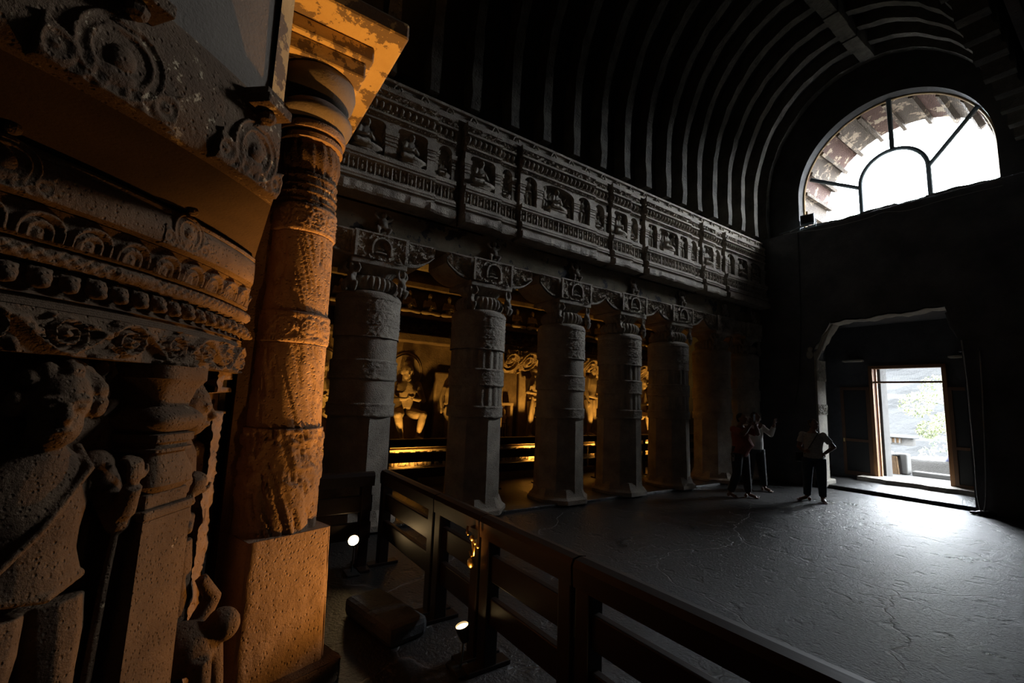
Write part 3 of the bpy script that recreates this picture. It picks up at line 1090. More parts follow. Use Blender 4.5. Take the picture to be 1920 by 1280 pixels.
# core, architrave and continuous attic
ob('core', MB().box(-6.75, XF - 0.06, YB, 12.02, 4.30, 6.15), M_NAVE, en)
mb = MB()
nu, nv = 400, 10
u, v = np.meshgrid(np.linspace(YB, 12.0, nu), np.linspace(3.9, 4.33, nv), indexing='ij')
ob('architrave', mb.grid(np.stack([XF - 0.07 + 0.02 * fbm(u * 3, v * 8, 3), u, v], -1)).box(-6.7, XF - 0.06, YB, 12.0, 3.9, 4.33), M_PLAST, en)
mb = MB()
mb.box(XF - 0.1, XF + 0.09, YB, 11.98, 5.97, 6.01)
mb.box(XF - 0.1, XF + 0.055, YB, 11.98, 6.01, 6.11)
mb.box(XF - 0.1, XF + 0.085, YB, 11.98, 6.11, 6.15)
ob('attic_moulding', mb, M_NAVE, en)
gab = MB()                                   # tiny horseshoe gable
gab.tube([(0.0, -0.055, 0.01), (0.02, -0.06, 0.05), (0.02, -0.035, 0.095), (0.02, 0, 0.115), (0.02, 0.035, 0.095), (0.02, 0.06, 0.05), (0.0, 0.055, 0.01)], 0.016, 6)
gab.ell((0.0, 0, 0.05), (0.025, 0.028, 0.03), 8, 6)
gab.tube([(0.02, 0, 0.11), (0.02, 0, 0.15)], [0.014, 0.006], 6)
ME_GAB = gab.mesh('small_gable', True)
ME_GAB.materials.append(M_NAVE)
for i in range(28):
    ob('small_gable', ME_GAB, None, en, (XF + 0.055, 0.62 + i * 0.41, 5.995))

fig_r = random.Random(3)


def pilaster(mb, y, w, z0, z1, x0, x1):
    mb.box(x0, x1 + 0.015, y - w / 2 - 0.012, y + w / 2 + 0.012, z0, z0 + 0.05)
    mb.box(x0, x1, y - w / 2, y + w / 2, z0 + 0.05, z1 - 0.07)
    for k in range(3):
        mb.box(x0, x1 + 0.012, y - w / 2 - 0.008, y + w / 2 + 0.008, z0 + 0.22 + k * 0.055, z0 + 0.25 + k * 0.055)
    mb.box(x0, x1 + 0.025, y - w / 2 - 0.02, y + w / 2 + 0.02, z1 - 0.07, z1)


def panel(y0, y1, niches, out, setback=None):
    """one projecting bay: niches = [(y0,y1,kind,arched)]"""
    p = ob('panel', MB().box(XF - 0.1, XF - 0.02 + 0.0 * out, y0, y1, 4.33, 6.0), M_NAVE, en)
    x = XF + out
    # base mouldings
    mb = MB()
    n = max(4, int((y1 - y0) / 0.07))
    yy = np.linspace(y0, y1, n)
    wob = np.array([fig_r.uniform(-0.012, 0.012) for _ in yy])
    low = np.array([fig_r.uniform(0, 0.018) for _ in yy])
    pr = np.array([[(XF - 0.06, y_, 4.34), (x + 0.10, y_, 4.34 - 0.01 + l_), (x + 0.115 + w_, y_, 4.36 + l_), (x + 0.115 + w_ * 0.6, y_, 4.46), (XF - 0.06, y_, 4.475)] for y_, w_, l_ in zip(yy, wob, low)])
    mb.grid(pr, wrap=True)
    mb.f += [tuple(range(4, -1, -1)), tuple(range((n - 1) * 5, n * 5))]
    mb.box(XF - 0.06, x + 0.07, y0, y1, 4.47, 4.52)
    mb.box(XF - 0.06, x + 0.10, y0, y1, 4.525, 4.545)
    mb.prism([(XF - 0.06, 4.545), (x + 0.085, 4.545), (x + 0.10, 4.57), (x + 0.085, 4.61), (x + 0.03, 4.635), (XF - 0.06, 4.635)], 1, y0, y1)
    # prism's poly is (x,z) with axis 1
    mb.box(XF - 0.06, x + 0.06, y0, y1, 4.83, 4.87)
    mb.box(XF - 0.06, x + 0.075, y0, y1, 4.87, 4.93)
    mb.box(XF - 0.06, x + 0.035, y0, y1, 5.545, 5.575)
    mb.box(XF - 0.06, x + 0.045, y0, y1, 5.76, 5.79)
    mb.box(XF - 0.06, x + 0.035, y0, y1, 5.90, 5.975)
    ob('moulding', mb, M_NAVE, p, kind='stuff')
    ob('animal_band', band(y0, y1, 4.635, 4.83, x - 0.005, 0.05, lambda u, v: bays(u, v, 0.115, 0.195, int(y0 * 10))), M_NAVE, p)
    ob('scroll_band', band(y0, y1, 5.50, 5.545, x + 0.005, 0.025, lambda u, v: rosettes(u, v, 0.05, 0.045, 2)), M_NAVE, p)
    ob('lozenge_band', band(y0, y1, 5.575, 5.63, x + 0.0, 0.025, lambda u, v: rosettes(u, v, 0.06, 0.055, 5)), M_NAVE, p)
    ob('head_row', band(y0, y1, 5.63, 5.76, x - 0.03, 0.075, lambda u, v: heads(u, v, 0.095, 0.13)), M_NAVE, p)
    ob('leaf_band', band(y0, y1, 5.79, 5.90, x + 0.005, 0.04, lambda u, v: busy(u, v, 0.045, int(y0 * 7))), M_NAVE, p)
    # niche zone
    fr = MB()
    edges = [y0] + [e for q in niches for e in q[:2]] + [y1]
    arches = [((q[0] + q[1]) / 2, (q[1] - q[0]) / 2, 0.115 if q[3] else 0.10) for q in niches]
    strip_arch(fr, y0, y1, 5.36, 5.50, XF - 0.03, x, arches)
    ob('lintel', fr, M_NAVE, p)
    pm = MB()
    for i in range(0, len(edges), 2):
        a, b = edges[i], edges[i + 1]
        if b - a > 0.02:
            pilaster(pm, (a + b) / 2, b - a, 4.93, 5.36, XF - 0.03, x)
    ob('pilasters', pm, M_NAVE, p, kind='stuff')
    for (a, b, kind, ar) in niches:
        c, w = (a + b) / 2, b - a
        if kind == 'seat':
            s = min(0.47, w * 1.12)
            ob('seated_figure', ME_SEAT, None, p, (x - 0.06, c, 5.02), -PI / 2 + fig_r.uniform(-0.1, 0.3), s)
            ob('pedestal', MB().lathe([(0.17, 0), (0.2, 0.03), (0.15, 0.06), (0.2, 0.095), (0.16, 0.10)], 14, (0, 0)), M_NAVE, p, (x - 0.07, c, 4.925), 0, (0.7, min(1, w / 0.42), 1))
            ob('halo', MB().prism([(0.135 * math.cos(t), 0.135 * math.sin(t)) for t in np.linspace(0, 2 * PI, 18, endpoint=False)], 0, -0.012, 0.012), M_NAVE, p, (XF - 0.005, c, 5.02 + s * 0.8), 0, min(1, w / 0.4))
        elif kind == 'stand':
            ob('standing_figure', ME_STAND, None, p, (x - 0.065, c, 4.93), -PI / 2 + fig_r.uniform(-0.25, 0.35), (0.37 * fig_r.choice((1, -1)), 0.32, 0.325))
        elif kind == 'trio':
            ob('seated_figure', ME_SEAT, None, p, (x - 0.055, c, 5.07), -PI / 2 + 0.15, 0.405)
            ob('throne', MB().box(-0.09, 0.07, -0.18, 0.18, 0, 0.10, 0.01).box(-0.09, 0.085, -0.2, 0.2, 0.10, 0.15, 0.01), M_NAVE, p, (x - 0.07, c, 4.94))
            for q in (-1, 1):
                ob('standing_figure', ME_STAND, None, p, (x - 0.065, c + q * w * 0.37, 4.93), -PI / 2 - q * 0.3, (0.34 * q, 0.32, 0.305))
    return p


def side_niche(y0, y1):
    """narrow set-back bay holding one seated figure under an arch"""
    panel(y0, y1, [(y0 + 0.05, y1 - 0.05, 'seat', True)], 0.085)


panel(0.45, 2.46, [(0.60, 1.08, 'seat', False), (1.22, 1.72, 'seat', False), (1.88, 2.34, 'seat', False)], 0.12)
side_niche(2.47, 2.80)
panel(2.95, 3.60, [(3.04, 3.50, 'seat', False)], 0.12)
side_niche(3.605, 3.90)
panel(3.99, 5.70, [(4.08, 4.34, 'stand', True), (4.45, 5.18, 'trio', True), (5.29, 5.58, 'stand', True)], 0.12)
side_niche(5.705, 6.04)
panel(6.15, 6.68, [(6.22, 6.60, 'seat', False)], 0.12)
side_niche(6.685, 7.0)
panel(7.14, 8.70, [(7.24, 7.52, 'stand', False), (7.58, 8.24, 'trio', False), (8.31, 8.58, 'stand', False)], 0.12)
side_niche(8.705, 9.03)
panel(9.14, 9.66, [(9.20, 9.58, 'seat', False)], 0.12)
side_niche(9.665, 9.97)
panel(10.08, 11.96, [(10.18, 10.50, 'stand', True), (10.64, 11.10, 'seat', False), (11.24, 11.74, 'trio', True)], 0.12)

# --- pillars
PILLARS = [1.82, 3.62, 5.40, 6.97, 8.56, 10.26, 11.58]
XP = -6.30


def shaft_grid(r0, r1, z0, z1, fn, nz=None, nt=160, mat=M_NAVE):
    nz = nz or max(4, int((z1 - z0) / 0.012))
    t, z = np.meshgrid(np.linspace(0, 2 * PI, nt, endpoint=False), np.linspace(0, z1 - z0, nz), indexing='ij')
    r = (r0 + (r1 - r0) * z / (z1 - z0)) + fn(t, z)
    mb = MB().grid(np.transpose(np.stack([r * np.cos(t), r * np.sin(t), z0 + z], -1), (1, 0, 2)), wrap=True)
    return mb


def octf(R, sides=8):
    q = PI / sides
    return lambda t, z: R * (math.cos(q) / np.cos((t + q * 0) % (2 * q) - q) - 1)


def fluted(t, z):
    return -0.022 * np.abs(np.sin(t * 10)) ** 3


def roundf(t, z):
    return 0.004 * np.sin(t * 5 + z * 9)


def carved(R, seed, h, mode):
    def fn(t, z):
        u = t * R
        if mode == 'ros':
            return (0.010 * rosettes(u, z, h * 0.8, h, seed) + 0.009 * busy(u, z, 0.045, seed) + 0.006 * (z < 0.03) + 0.006 * (z > h - 0.03)) * ss(0, 0.012, z) * ss(h, h - 0.012, z)
        k = rosettes(u, z % (h / 3), h / 3, h / 3, seed)
        return (0.6 * k + 0.5 * busy(u, z, 0.06, seed)) * 0.022 + 0.012 * (np.abs((z % (h / 3)) - h / 6) > h / 6 * 0.9)
    return fn


def make_pillar(kind):
    r = empty('carved_pillar')
    ob('base', MB().lathe([(0.56, 0.03), (0.56, 0.10), (0.50, 0.14), (0.45, 0.26)], 64, sides=8), M_NAVE, r)
    ob('octagonal_shaft', shaft_grid(0.445, 0.43, 0.2, 1.45, octf(0.44), 4, 64), M_NAVE, r)
    ob('lower_band', shaft_grid(0.435, 0.435, 1.45, 1.63, carved(0.435, 1, 0.18, 'ros')), M_NAVE, r, smooth=True)
    f = fluted if kind else roundf
    ob('middle_shaft', shaft_grid(0.43, 0.425, 1.63, 1.93, f, 4), M_NAVE, r, smooth=True, sharp=50)
    ob('middle_band', shaft_grid(0.435, 0.435, 1.93, 2.2, carved(0.435, 4, 0.27, 'ros')), M_NAVE, r, smooth=True)
    ob('upper_shaft', shaft_grid(0.425, 0.42, 2.2, 2.5, f, 4), M_NAVE, r, smooth=True, sharp=50)
    ob('upper_band', shaft_grid(0.425, 0.425, 2.5, 3.02, carved(0.425, 8, 0.52, 'mix')), M_NAVE, r, smooth=True)
    ob('shoulder', MB().lathe([(0.44, 3.02), (0.445, 3.06), (0.41, 3.11), (0.33, 3.135)], 48), M_NAVE, r, smooth=True, sharp=50)
    a = np.linspace(0.02, PI - 0.02, 12)
    t, q = np.meshgrid(np.linspace(0, 2 * PI, 240, endpoint=False), a, indexing='ij')
    rr = 0.29 + (0.105 * np.sin(q)) * (1 - 0.32 * np.abs(np.sin(t * 15)) ** 2.5)
    ob('ribbed_cushion', MB().grid(np.transpose(np.stack([rr * np.cos(t), rr * np.sin(t), 3.235 - 0.11 * np.cos(q)], -1), (1, 0, 2)), wrap=True), M_NAVE, r, smooth=True)
    z = np.linspace(0, 1, 8)
    t, z = np.meshgrid(np.linspace(0, 2 * PI, 200, endpoint=False), z, indexing='ij')
    rr = 0.27 + 0.10 * z ** 1.6 - 0.014 * np.abs(np.sin(t * 14)) ** 2 * (z < 0.75)
    ob('flared_neck', MB().grid(np.transpose(np.stack([rr * np.cos(t), rr * np.sin(t), 3.33 + 0.145 * z], -1), (1, 0, 2)), wrap=True), M_NAVE, r, smooth=True)
    ob('abacus', MB().box(-0.38, 0.38, -0.385, 0.385, 3.475, 3.555, 0.012), M_NAVE, r)
    # bracket block with an arched niche
    bl = ob('bracket_block', MB().box(-0.36, 0.355, -0.375, 0.375, 3.555, 3.915), M_NAVE, r)
    u, v = np.meshgrid(np.linspace(0, 0.75, 100), np.linspace(0, 0.36, 50), indexing='ij')
    du, dv = u - 0.375, v - 0.07
    d = np.where(dv > 0.1, np.hypot(du, dv - 0.1), np.abs(du)) / 0.115
    h = np.where((d < 1) & (dv > 0), -0.0, 0.03 + 0.03 * busy(u, v, 0.05, 5))
    h = np.where((np.abs(d - 1.1) < 0.13) & (dv > -0.01), 0.075, h)
    h = np.where((np.abs(u - 0.03) < 0.02) | (np.abs(u - 0.72) < 0.02) | (v > 0.335), 0.06, h)
    ob('carved_face', MB().grid(np.stack([0.358 + h, u - 0.375, 3.555 + v], -1)), M_NAVE, bl)
    ob('seated_figure', ME_SEAT, None, bl, (0.375, 0, 3.63), -PI / 2, 0.19)
    # curved arms along the colonnade
    for q in (-1, 1):
        ys = np.linspace(0, 0.42, 12)
        zb = 3.555 + 0.20 * (ys / 0.42) ** 2.4
        poly = [(q * (0.375 + y), z_) for y, z_ in zip(ys, zb)] + [(q * 0.795, 3.915), (q * 0.375, 3.915)]
        am = ob('bracket_arm', MB().prism(poly, 0, -0.33, 0.31), M_NAVE, r)
        u, v = np.meshgrid(np.linspace(0, 0.42, 44), np.linspace(0, 1, 34), indexing='ij')
        z0 = 3.555 + 0.20 * (u / 0.42) ** 2.4
        zz = z0 + (3.915 - z0) * v
        h = 0.012 + 0.05 * busy(u + 0.3 * q, zz, 0.06, 11 + q)
        h = np.where((v < 0.12) | (v > 0.93) | (u < 0.025), 0.055, h)
        ob('carved_face', MB().grid(np.stack([0.31 + h, q * (0.375 + u), zz], -1)), M_NAVE, am)
    for sx, sy in ((1, 1), (1, -1)):
        ob('bracket_figure', ME_DWARF, None, r, (0.30 * sx, 0.34 * sy, 3.08), -PI / 2 + sy * 0.6, (0.30, 0.30, 0.37))
    ob('architrave_dwarf', ME_DWARF, None, r, (0.36, 0.0, 3.91), -PI / 2 + 0.1, (0.34, 0.30, 0.30))
    return r


PL = ['plain round carved pillar nearest the ochre-lit column, behind the railing corner',
      'fluted carved pillar whose octagonal foot stands clear of the railing, second of the row',
      'plain-banded pillar third along the row, before the standing amber statue',
      'slim fluted pillar fourth along the row, between two amber-lit statues',
      'dark fluted pillar fifth along the row, at the end of the lit pavement edge',
      'black pillar sixth along the row, hardly lit, behind the man in maroon',
      'last pillar of the row against the entrance wall, above the two men']
pp = [make_pillar(0), make_pillar(1)]
for i, y in enumerate(PILLARS):
    o = pp[i] if i < 2 else copy_tree(pp[0 if i in (2, 5) else 1])
    o.location = (XP, y, 0.0)
    tag(o, PL[i], 'pillar', 'carved pillars of the colonnade')

# ================================================================== AISLE SCULPTURE (back wall, lit amber from below)
XA = -8.75
ob('podium', MB().box(XA - 0.05, -8.17, YB, 12.0, 0.0, 0.78, 0.02).box(XA - 0.05, -8.10, YB, 12.0, 0.78, 0.86, 0.015), M_AISLE, wl)
u, v = np.meshgrid(np.linspace(0, 12.0, 700), np.linspace(0.42, 0.74, 24), indexing='ij')
ob('podium_carving', MB().grid(np.stack([-8.17 + 0.05 * bays(u, v - 0.42, 0.34, 0.32, 3), u, v], -1)), M_AISLE, wl)
ob('wall_ledge', MB().box(XA - 0.05, -8.42, YB, 12.0, 2.82, 2.98, 0.02), M_AISLEW, wl)
u, v = np.meshgrid(np.linspace(0.5, 12.0, 900), np.linspace(2.98, 3.32, 30), indexing='ij')
ob('figure_frieze', MB().grid(np.stack([XA + 0.04 + 0.07 * busy(u, v, 0.10, 21), u, v], -1)), M_AISLEW, wl)
ob('wall_moulding', MB().box(XA - 0.05, -8.55, YB, 12.0, 3.32, 3.40, 0.01).box(XA - 0.05, -8.50, YB, 12.0, 3.95, 4.05, 0.01), M_AISLEW, wl)
for i in range(24):
    ob('small_seated_figure', ME_SEAT_A, None, wl, (XA + 0.12, 1.05 + i * 0.45, 3.41), -PI / 2 + 0.1, 0.50)
u, v = np.meshgrid(np.linspace(5.6, 12.0, 520), np.linspace(2.35, 2.86, 44), indexing='ij')
ob('foliage_carving', MB().grid(np.stack([XA + 0.05 + 0.30 * ss(2.3, 2.8, v) + 0.12 * scroll(u, v - 2.35, 0.5, 0.5, 9), u, v], -1)), M_AISLE, wl)

SEATJ = dict(pel=(0, 0.0, 0.52), che=(0, 0.03, 0.92), nek=(0, 0.05, 1.07), hed=(0, 0.08, 1.23), face=(0.1, 1, -0.15),
             sl=(-0.24, 0.03, 1.0), el=(-0.33, 0.12, 0.72), wl=(-0.06, 0.28, 0.74), sr=(0.22, 0.03, 1.0), er=(0.33, 0.12, 0.72), wr=(0.06, 0.28, 0.74),
             hl=(-0.1, 0.02, 0.47), kl=(-0.24, 0.36, 0.46), al=(-0.15, 0.36, 0.06), tl=(-0.2, 0.55, 0.02),
             hr=(0.1, 0.02, 0.47), kr=(0.24, 0.36, 0.46), ar=(0.15, 0.36, 0.06), tr=(0.2, 0.55, 0.02), ul=(-0.3, 0.8, 0.5), ur=(0.3, 0.8, 0.5),
             dl=(0.6, 0.5, 0.6), dr=(-0.6, 0.5, 0.6))
mb = body(SEATJ, 1.15, 1.25, fingers=True, hs=1.25)
mb.tube([(0, 0.04, 1.05), (0, 0.07, 1.18)], 0.085, 10)
mb.ell((0, 0.06, 1.38), (0.085, 0.085, 0.07), 10, 8)
ME_ENTH = solid(mb, 'enthroned_statue', 0.014, 2)
ME_ENTH.materials.append(M_AISLE)
AST = dict(STAND)
AST.update(pel=(0.05, 0, 0.88), sl=(-0.21, 0, 1.30), sr=(0.21, 0, 1.30), el=(-0.3, 0.06, 1.05), wl=(-0.16, 0.24, 1.02), er=(0.31, 0.03, 1.04), wr=(0.32, 0.10, 0.80))
mb = body(AST, 1.15, 1.2, fingers=True, hs=1.12)
mb.ell((0, -0.01, 1.68), (0.10, 0.10, 0.11), 10, 8)
mb.tube([(-0.19, 0.03, 0.92), (0, 0.15, 0.88), (0.24, 0.03, 0.92)], 0.035, 8)
mb.tube([(-0.16, 0.12, 0.95), (-0.17, 0.06, 0.5), (-0.16, 0.0, 0.02)], [0.03, 0.05, 0.06], 8)
ME_ASTD = solid(mb, 'standing_statue', 0.015, 2)
ME_ASTD.materials.append(M_AISLE)


def statue(kind, y, label, z=0.86, s=1.0, flip=1, turn=0.0):
    t = empty('rock_statue', label, 'statue', (XA, y, z), -PI / 2)
    me = ME_ENTH if kind == 'sit' else ME_ASTD
    ob('figure', me, None, t, (0, 0.06 if kind == 'sit' else 0.18, 0.02), turn, (s * flip, s, s))
    ob('footrest', MB().box(-0.42, 0.42, 0.12, 0.62, 0, 0.04, 0.01), M_AISLE, t)
    if kind == 'sit':
        ob('throne', MB().box(-0.42, 0.42, 0.0, 0.20, 0, 0.44 * s, 0.02).box(-0.36, 0.36, 0.0, 0.05, 0.44 * s, 1.0 * s, 0.02), M_AISLE, t)
        ha = [(0.34 * math.cos(a), -0.0, 1.27 * s + 0.36 * math.sin(a)) for a in np.linspace(0, 2 * PI, 25)]
        ob('halo', MB().prism([(0.31 * math.cos(a), 1.27 * s + 0.33 * math.sin(a)) for a in np.linspace(0, 2 * PI, 24, endpoint=False)], 1, 0.0, 0.05).tube(ha, 0.03, 6), M_AISLE, t)
    else:
        ob('back_slab', MB().box(-0.35, 0.35, 0.0, 0.10, 0, 1.75 * s, 0.03), M_AISLE, t)
    return t


statue('sit', 1.75, 'amber-lit seated rock statue glimpsed between the ochre column and the first pillar', s=1.06)
statue('sit', 3.36, 'large amber-lit seated statue holding both hands together, between first and second pillars', s=1.08)
statue('stand', 4.35, 'slim standing attendant statue right of the large seated one, half hidden by second pillar', s=0.80)
statue('stand', 6.50, 'standing amber statue with bent elbow, cut off by the third pillar', s=1.0, flip=-1, turn=0.3)
statue('stand', 8.40, 'bare-chested standing statue with turned head, between third and fourth pillars', s=1.12, turn=0.35)
statue('sit', 10.45, 'seated amber statue with a pointed halo, between fourth and fifth pillars', s=1.18, turn=0.2)
sm = empty('niche_figure', 'small standing figure carved in an upright niche low on the amber wall', 'relief', (XA, 5.75, 0.86), -PI / 2)
ob('figure', ME_STAND_A, None, sm, (0, 0.1, 0.02), 0.0, 0.36)
ob('niche_frame', MB().box(-0.20, -0.13, 0.0, 0.16, 0, 0.74).box(0.13, 0.20, 0.0, 0.16, 0, 0.74).box(-0.20, 0.20, 0.0, 0.18, 0.74, 0.80), M_AISLE, sm)
tag(ob('wall_pier', MB().box(XA, -8.35, 5.15, 5.5, 0.86, 2.84, 0.02), M_AISLE), 'plain upright stone pier beside the small niche figure on the amber wall', 'pier')
ob('end_pier', MB().box(XA - 0.05, -8.1, 11.6, 12.0, 0, 4.3, 0.02), M_AISLE, wl)

# ================================================================== RAILINGS


def boards(p, a, b, posts, th=0.05, zt=0.95):
    """one rail section along local x from a to b"""
    mb = MB()
    n = 8
    prof = [(-0.055, zt - 0.14), (0.055, zt - 0.14), (0.06, zt - 0.04), (0.045, zt - 0.008), (0.0, zt), (-0.045, zt - 0.008), (-0.06, zt - 0.04)]
    ob('top_rail', mb.prism(prof, 0, a, b), M_RAIL, p)
    for z0, z1 in ((zt - 0.40, zt - 0.235), (zt - 0.665, zt - 0.50)):
        ob('board', MB().box(a, b, -th / 2, th / 2, z0, z1, 0.008), M_RAIL, p)
    for x in posts:
        ob('post', MB().box(x - 0.05, x + 0.05, -0.05, 0.05, 0, zt - 0.13, 0.008), M_RAIL, p)
        ob('foot_plate', MB().box(x - 0.055, x + 0.055, -0.16, 0.16, 0, 0.03, 0.006), M_RAIL, p)


RL = ['dark wooden railing section nearest the corner, its boards gleaming by the dazzling floor lamp',
      'short dark wooden railing section with a brass clasp hung on its post',
      'black wooden railing section in front of the small tilted floor lamp',
      'long black railing section at the bottom right, ending in a shiny rounded corner']
SECT = [(-4.84, -3.50), (-3.485, -2.76), (-2.745, -1.82), (-1.805, -0.44)]
for (a, b), l in zip(SECT, RL):
    r = empty('wooden_railing', l, 'railing', (0, 1.72, 0), 0, 'wooden railings round the shrine')
    boards(r, a, b, (a + 0.06, b - 0.06))
    if b > -1:
        ob('rounded_corner', MB().tube([(b - 0.005, 0, 0.878), (b + 0.03, 0.0, 0.878), (b + 0.055, -0.03, 0.878), (b + 0.06, -0.08, 0.878), (b + 0.06, -0.9, 0.878)], 0.058, 12, 1.15), M_RAIL, r, smooth=True)
r = empty('wooden_railing', 'dark railing section running off behind the ochre column from the corner', 'railing', (-4.78, 1.55, 0), -PI / 2, 'wooden railings round the shrine')
boards(r, -0.02, 1.36, (0.05, 1.30))
AL = ['aisle railing before the seated statues, seen between first and second pillars',
      'aisle railing seen low between second and third pillars',
      'aisle railing in strong amber glow between third and fourth pillars',
      'aisle railing with a bluish sheen, farthest along, beyond the fourth pillar']
for i, (a, b) in enumerate(((0.8, 4.45), (4.5, 7.2), (7.25, 9.4), (9.45, 11.8))):
    r = empty('aisle_railing', AL[i], 'railing', (-7.45, a, 0.05), PI / 2, 'railings along the aisle wall')
    boards(r, 0, b - a, (0.3, (b - a) / 2, b - a - 0.3), zt=0.96)

# brass clasp hung over the second rail post
cl = empty('brass_clasp', 'small brass clasp with dangling hooks hung on the railing post', 'clasp', (-2.80, 1.655, 0.0))
ob('strap', MB().tube([(-0.02, 0, 0.80), (0.0, -0.012, 0.76), (0.015, -0.012, 0.68)], 0.008, 8).tube([(0.03, 0, 0.79), (0.03, -0.012, 0.74), (0.025, -0.012, 0.68)], 0.006, 8), M_BRASS, cl, smooth=True)
ob('hooks', MB().tube([(-0.10, 0, 0.84), (-0.07, -0.02, 0.81), (-0.05, -0.02, 0.80)], 0.008, 8).ell((0.0, -0.02, 0.79), (0.018, 0.014, 0.02), 8, 6).ell((0.045, -0.02, 0.775), (0.016, 0.012, 0.018), 8, 6).ell((0.085, -0.02, 0.76), (0.016, 0.012, 0.014), 8, 6), M_BRASS, cl, smooth=True)
ob('pendant', MB().ell((0.0, -0.02, 0.63), (0.028, 0.022, 0.034), 10, 8).tube([(-0.02, -0.02, 0.70), (0.0, -0.02, 0.67), (0.02, -0.02, 0.685)], 0.008, 8), M_BRASS, cl, smooth=True)

# ================================================================== FLOOR LAMPS


def floor_lamp(name, label, loc, target, glow, watts, R=0.045, cone=110):
    r = empty(name, label, 'lamp', (loc[0], loc[1], 0))
    d = Vector(target) - Vector(loc)
    d.normalize()
    c = Vector((0, 0, loc[2]))
    ob('base', MB().box(-0.09, 0.09, -0.06, 0.06, 0, 0.022, 0.006), M_LAMP, r)
    ob('stem', MB().tube([(0, 0, 0.02), tuple(c * 0.5 - d * 0.03), tuple(c - d * 0.05)], 0.008, 8), M_IRON, r, smooth=True)
    u_ = d.cross(Vector((0, 0, 1))).normalized()
    w_ = u_.cross(d)

    def ring(q, rad, n=20):
        return [tuple(c + d * q + u_ * rad * math.cos(2 * PI * k / n) + w_ * rad * math.sin(2 * PI * k / n)) for k in range(n)]
    mb = MB()
    P = np.array([ring(-0.09, 0.010), ring(-0.09, R * 0.6), ring(-0.03, R * 0.95), ring(0.012, R * 1.12), ring(0.014, R * 1.0), ring(0.0, R * 0.98)])
    ob('housing', mb.grid(P, wrap=True), M_LAMP, r, smooth=True, sharp=40)
    g = MB()
    g.add(ring(0.001, R * 0.99), [tuple(range(20))])
    ob('lamp_glass', g, glow, r)
    p = Vector(loc) + d * 0.03
    spot(p, target, watts, cone, 1.0, 0.03)
    return r


floor_lamp('floor_spotlight', 'dazzling small floor spotlight inside the railing corner, aimed toward the viewer', (-4.66, 1.38, 0.31), (-2.75, 0.3, 2.0), M_GLOWF, W_STUPA_FAR, 0.05, 80)
floor_lamp('floor_spotlight', 'small tilted floor lamp with an oval glowing face, below the brass clasp', (-2.74, 1.56, 0.26), (-3.0, 0.50, 4.2), M_GLOW, W_STUPA_NEAR, 0.042, 62)
spot((-2.74, 1.545, 0.29), (-3.0, -0.3, 1.6), W_STUPA_SPILL, 104, 1.0, 0.03)     # the same lamp's wide spill
floor_lamp('floor_spotlight', 'added unseen spotlight by the long railing, below the view, brightening the ochre column', (-1.62, 1.28, 0.25), (-3.27, 0.46, 2.7), M_GLOW, W_ADDED_FILL, 0.042, 62)  # added lamp with no visible source, brightens the column's front
for i, (y, l) in enumerate(((1.7, 'first'), (3.2, 'second'), (6.2, 'third'), (8.3, 'fourth'), (10.2, 'fifth'))):
    f_ = empty('aisle_uplight', 'hidden amber uplight on the aisle floor before the statues, ' + l + ' from the shrine end', 'lamp', (-7.70, y, 0.05))
    ob('housing', MB().box(-0.05, 0.05, -0.03, 0.03, 0, 0.2).box(-0.07, 0.07, -0.1, 0.1, 0.2, 0.28, 0.01), M_LAMP, f_)
    ob('lamp_glass', MB().box(-0.05, 0.05, -0.08, 0.08, 0.28, 0.284), M_GLOW, f_)
    spot((-7.70, y, 0.36), (-8.6, y + 0.15, 1.5), W_AISLE * (0.8 if i < 2 else 1.15), 112, 0.9, 0.06, (1.0, 0.50, 0.09))

# ================================================================== THE SHRINE DRUM
CX, CY = -3.505, -1.765


def cyl(th, r, z):
    return np.stack([CX + r * np.cos(th), CY + r * np.sin(th), z + 0 * th], -1)


YCUT = 0.16          # the cornices stop at the flat side of the shrine front


def t_end(r):
    return math.degrees(math.asin(min(1.0, (YCUT - CY) / r)))


def revolve(prof, t0, n=70):
    rows = []
    for r, z in prof:
        th = np.linspace(math.radians(t0), math.radians(t_end(max(r, 1.93))), n)
        rows.append(cyl(th, np.full(n, r), np.full(n, z)))
    mb = MB().grid(np.array(rows))
    k = len(prof)
    V = [rows[i][n - 1] for i in range(k)]
    V += [np.array([CX + 0.3, YCUT, prof[-1][1]]), np.array([CX + 0.3, YCUT, prof[0][1]])]
    mb.add(V, [tuple(range(k + 2))])
    return mb


def drum_band(t0, t1, r0, r1, z0, z1, dep, fn, res=0.006):
    """carved strip on a conical surface, u measured along the arc"""
    arc = 2.0 * math.radians(t1 - t0)
    nu, nv = int(arc / res), max(6, int((z1 - z0) / res))
    u, v = np.meshgrid(np.linspace(0, arc, nu), np.linspace(0, 1, nv), indexing='ij')
    r = r0 + (r1 - r0) * v + dep * fn(u, v * (z1 - z0))
    return MB().grid(cyl(math.radians(t0) + u / 2.0, r, z0 + v * (z1 - z0)))


def on_drum(thd, r, z):
    a = math.radians(thd)
    return (CX + r * math.cos(a), CY + r * math.sin(a), z), a - PI / 2


T0 = -5.0
st = empty('carved_stupa', 'round carved stupa drum with stacked cornices filling the left of the view', 'stupa')
ob('core', MB().lathe([(1.86, 0.0), (1.86, 4.5), (1.7, 5.2), (1.2, 6.0), (0.3, 6.4)], 72, (CX, CY)), M_STUPA, st, smooth=True, sharp=40)
ob('plinth', revolve([(2.25, 0.0), (2.25, 0.12), (2.15, 0.16), (1.84, 0.17)], T0), M_STUPA, st)
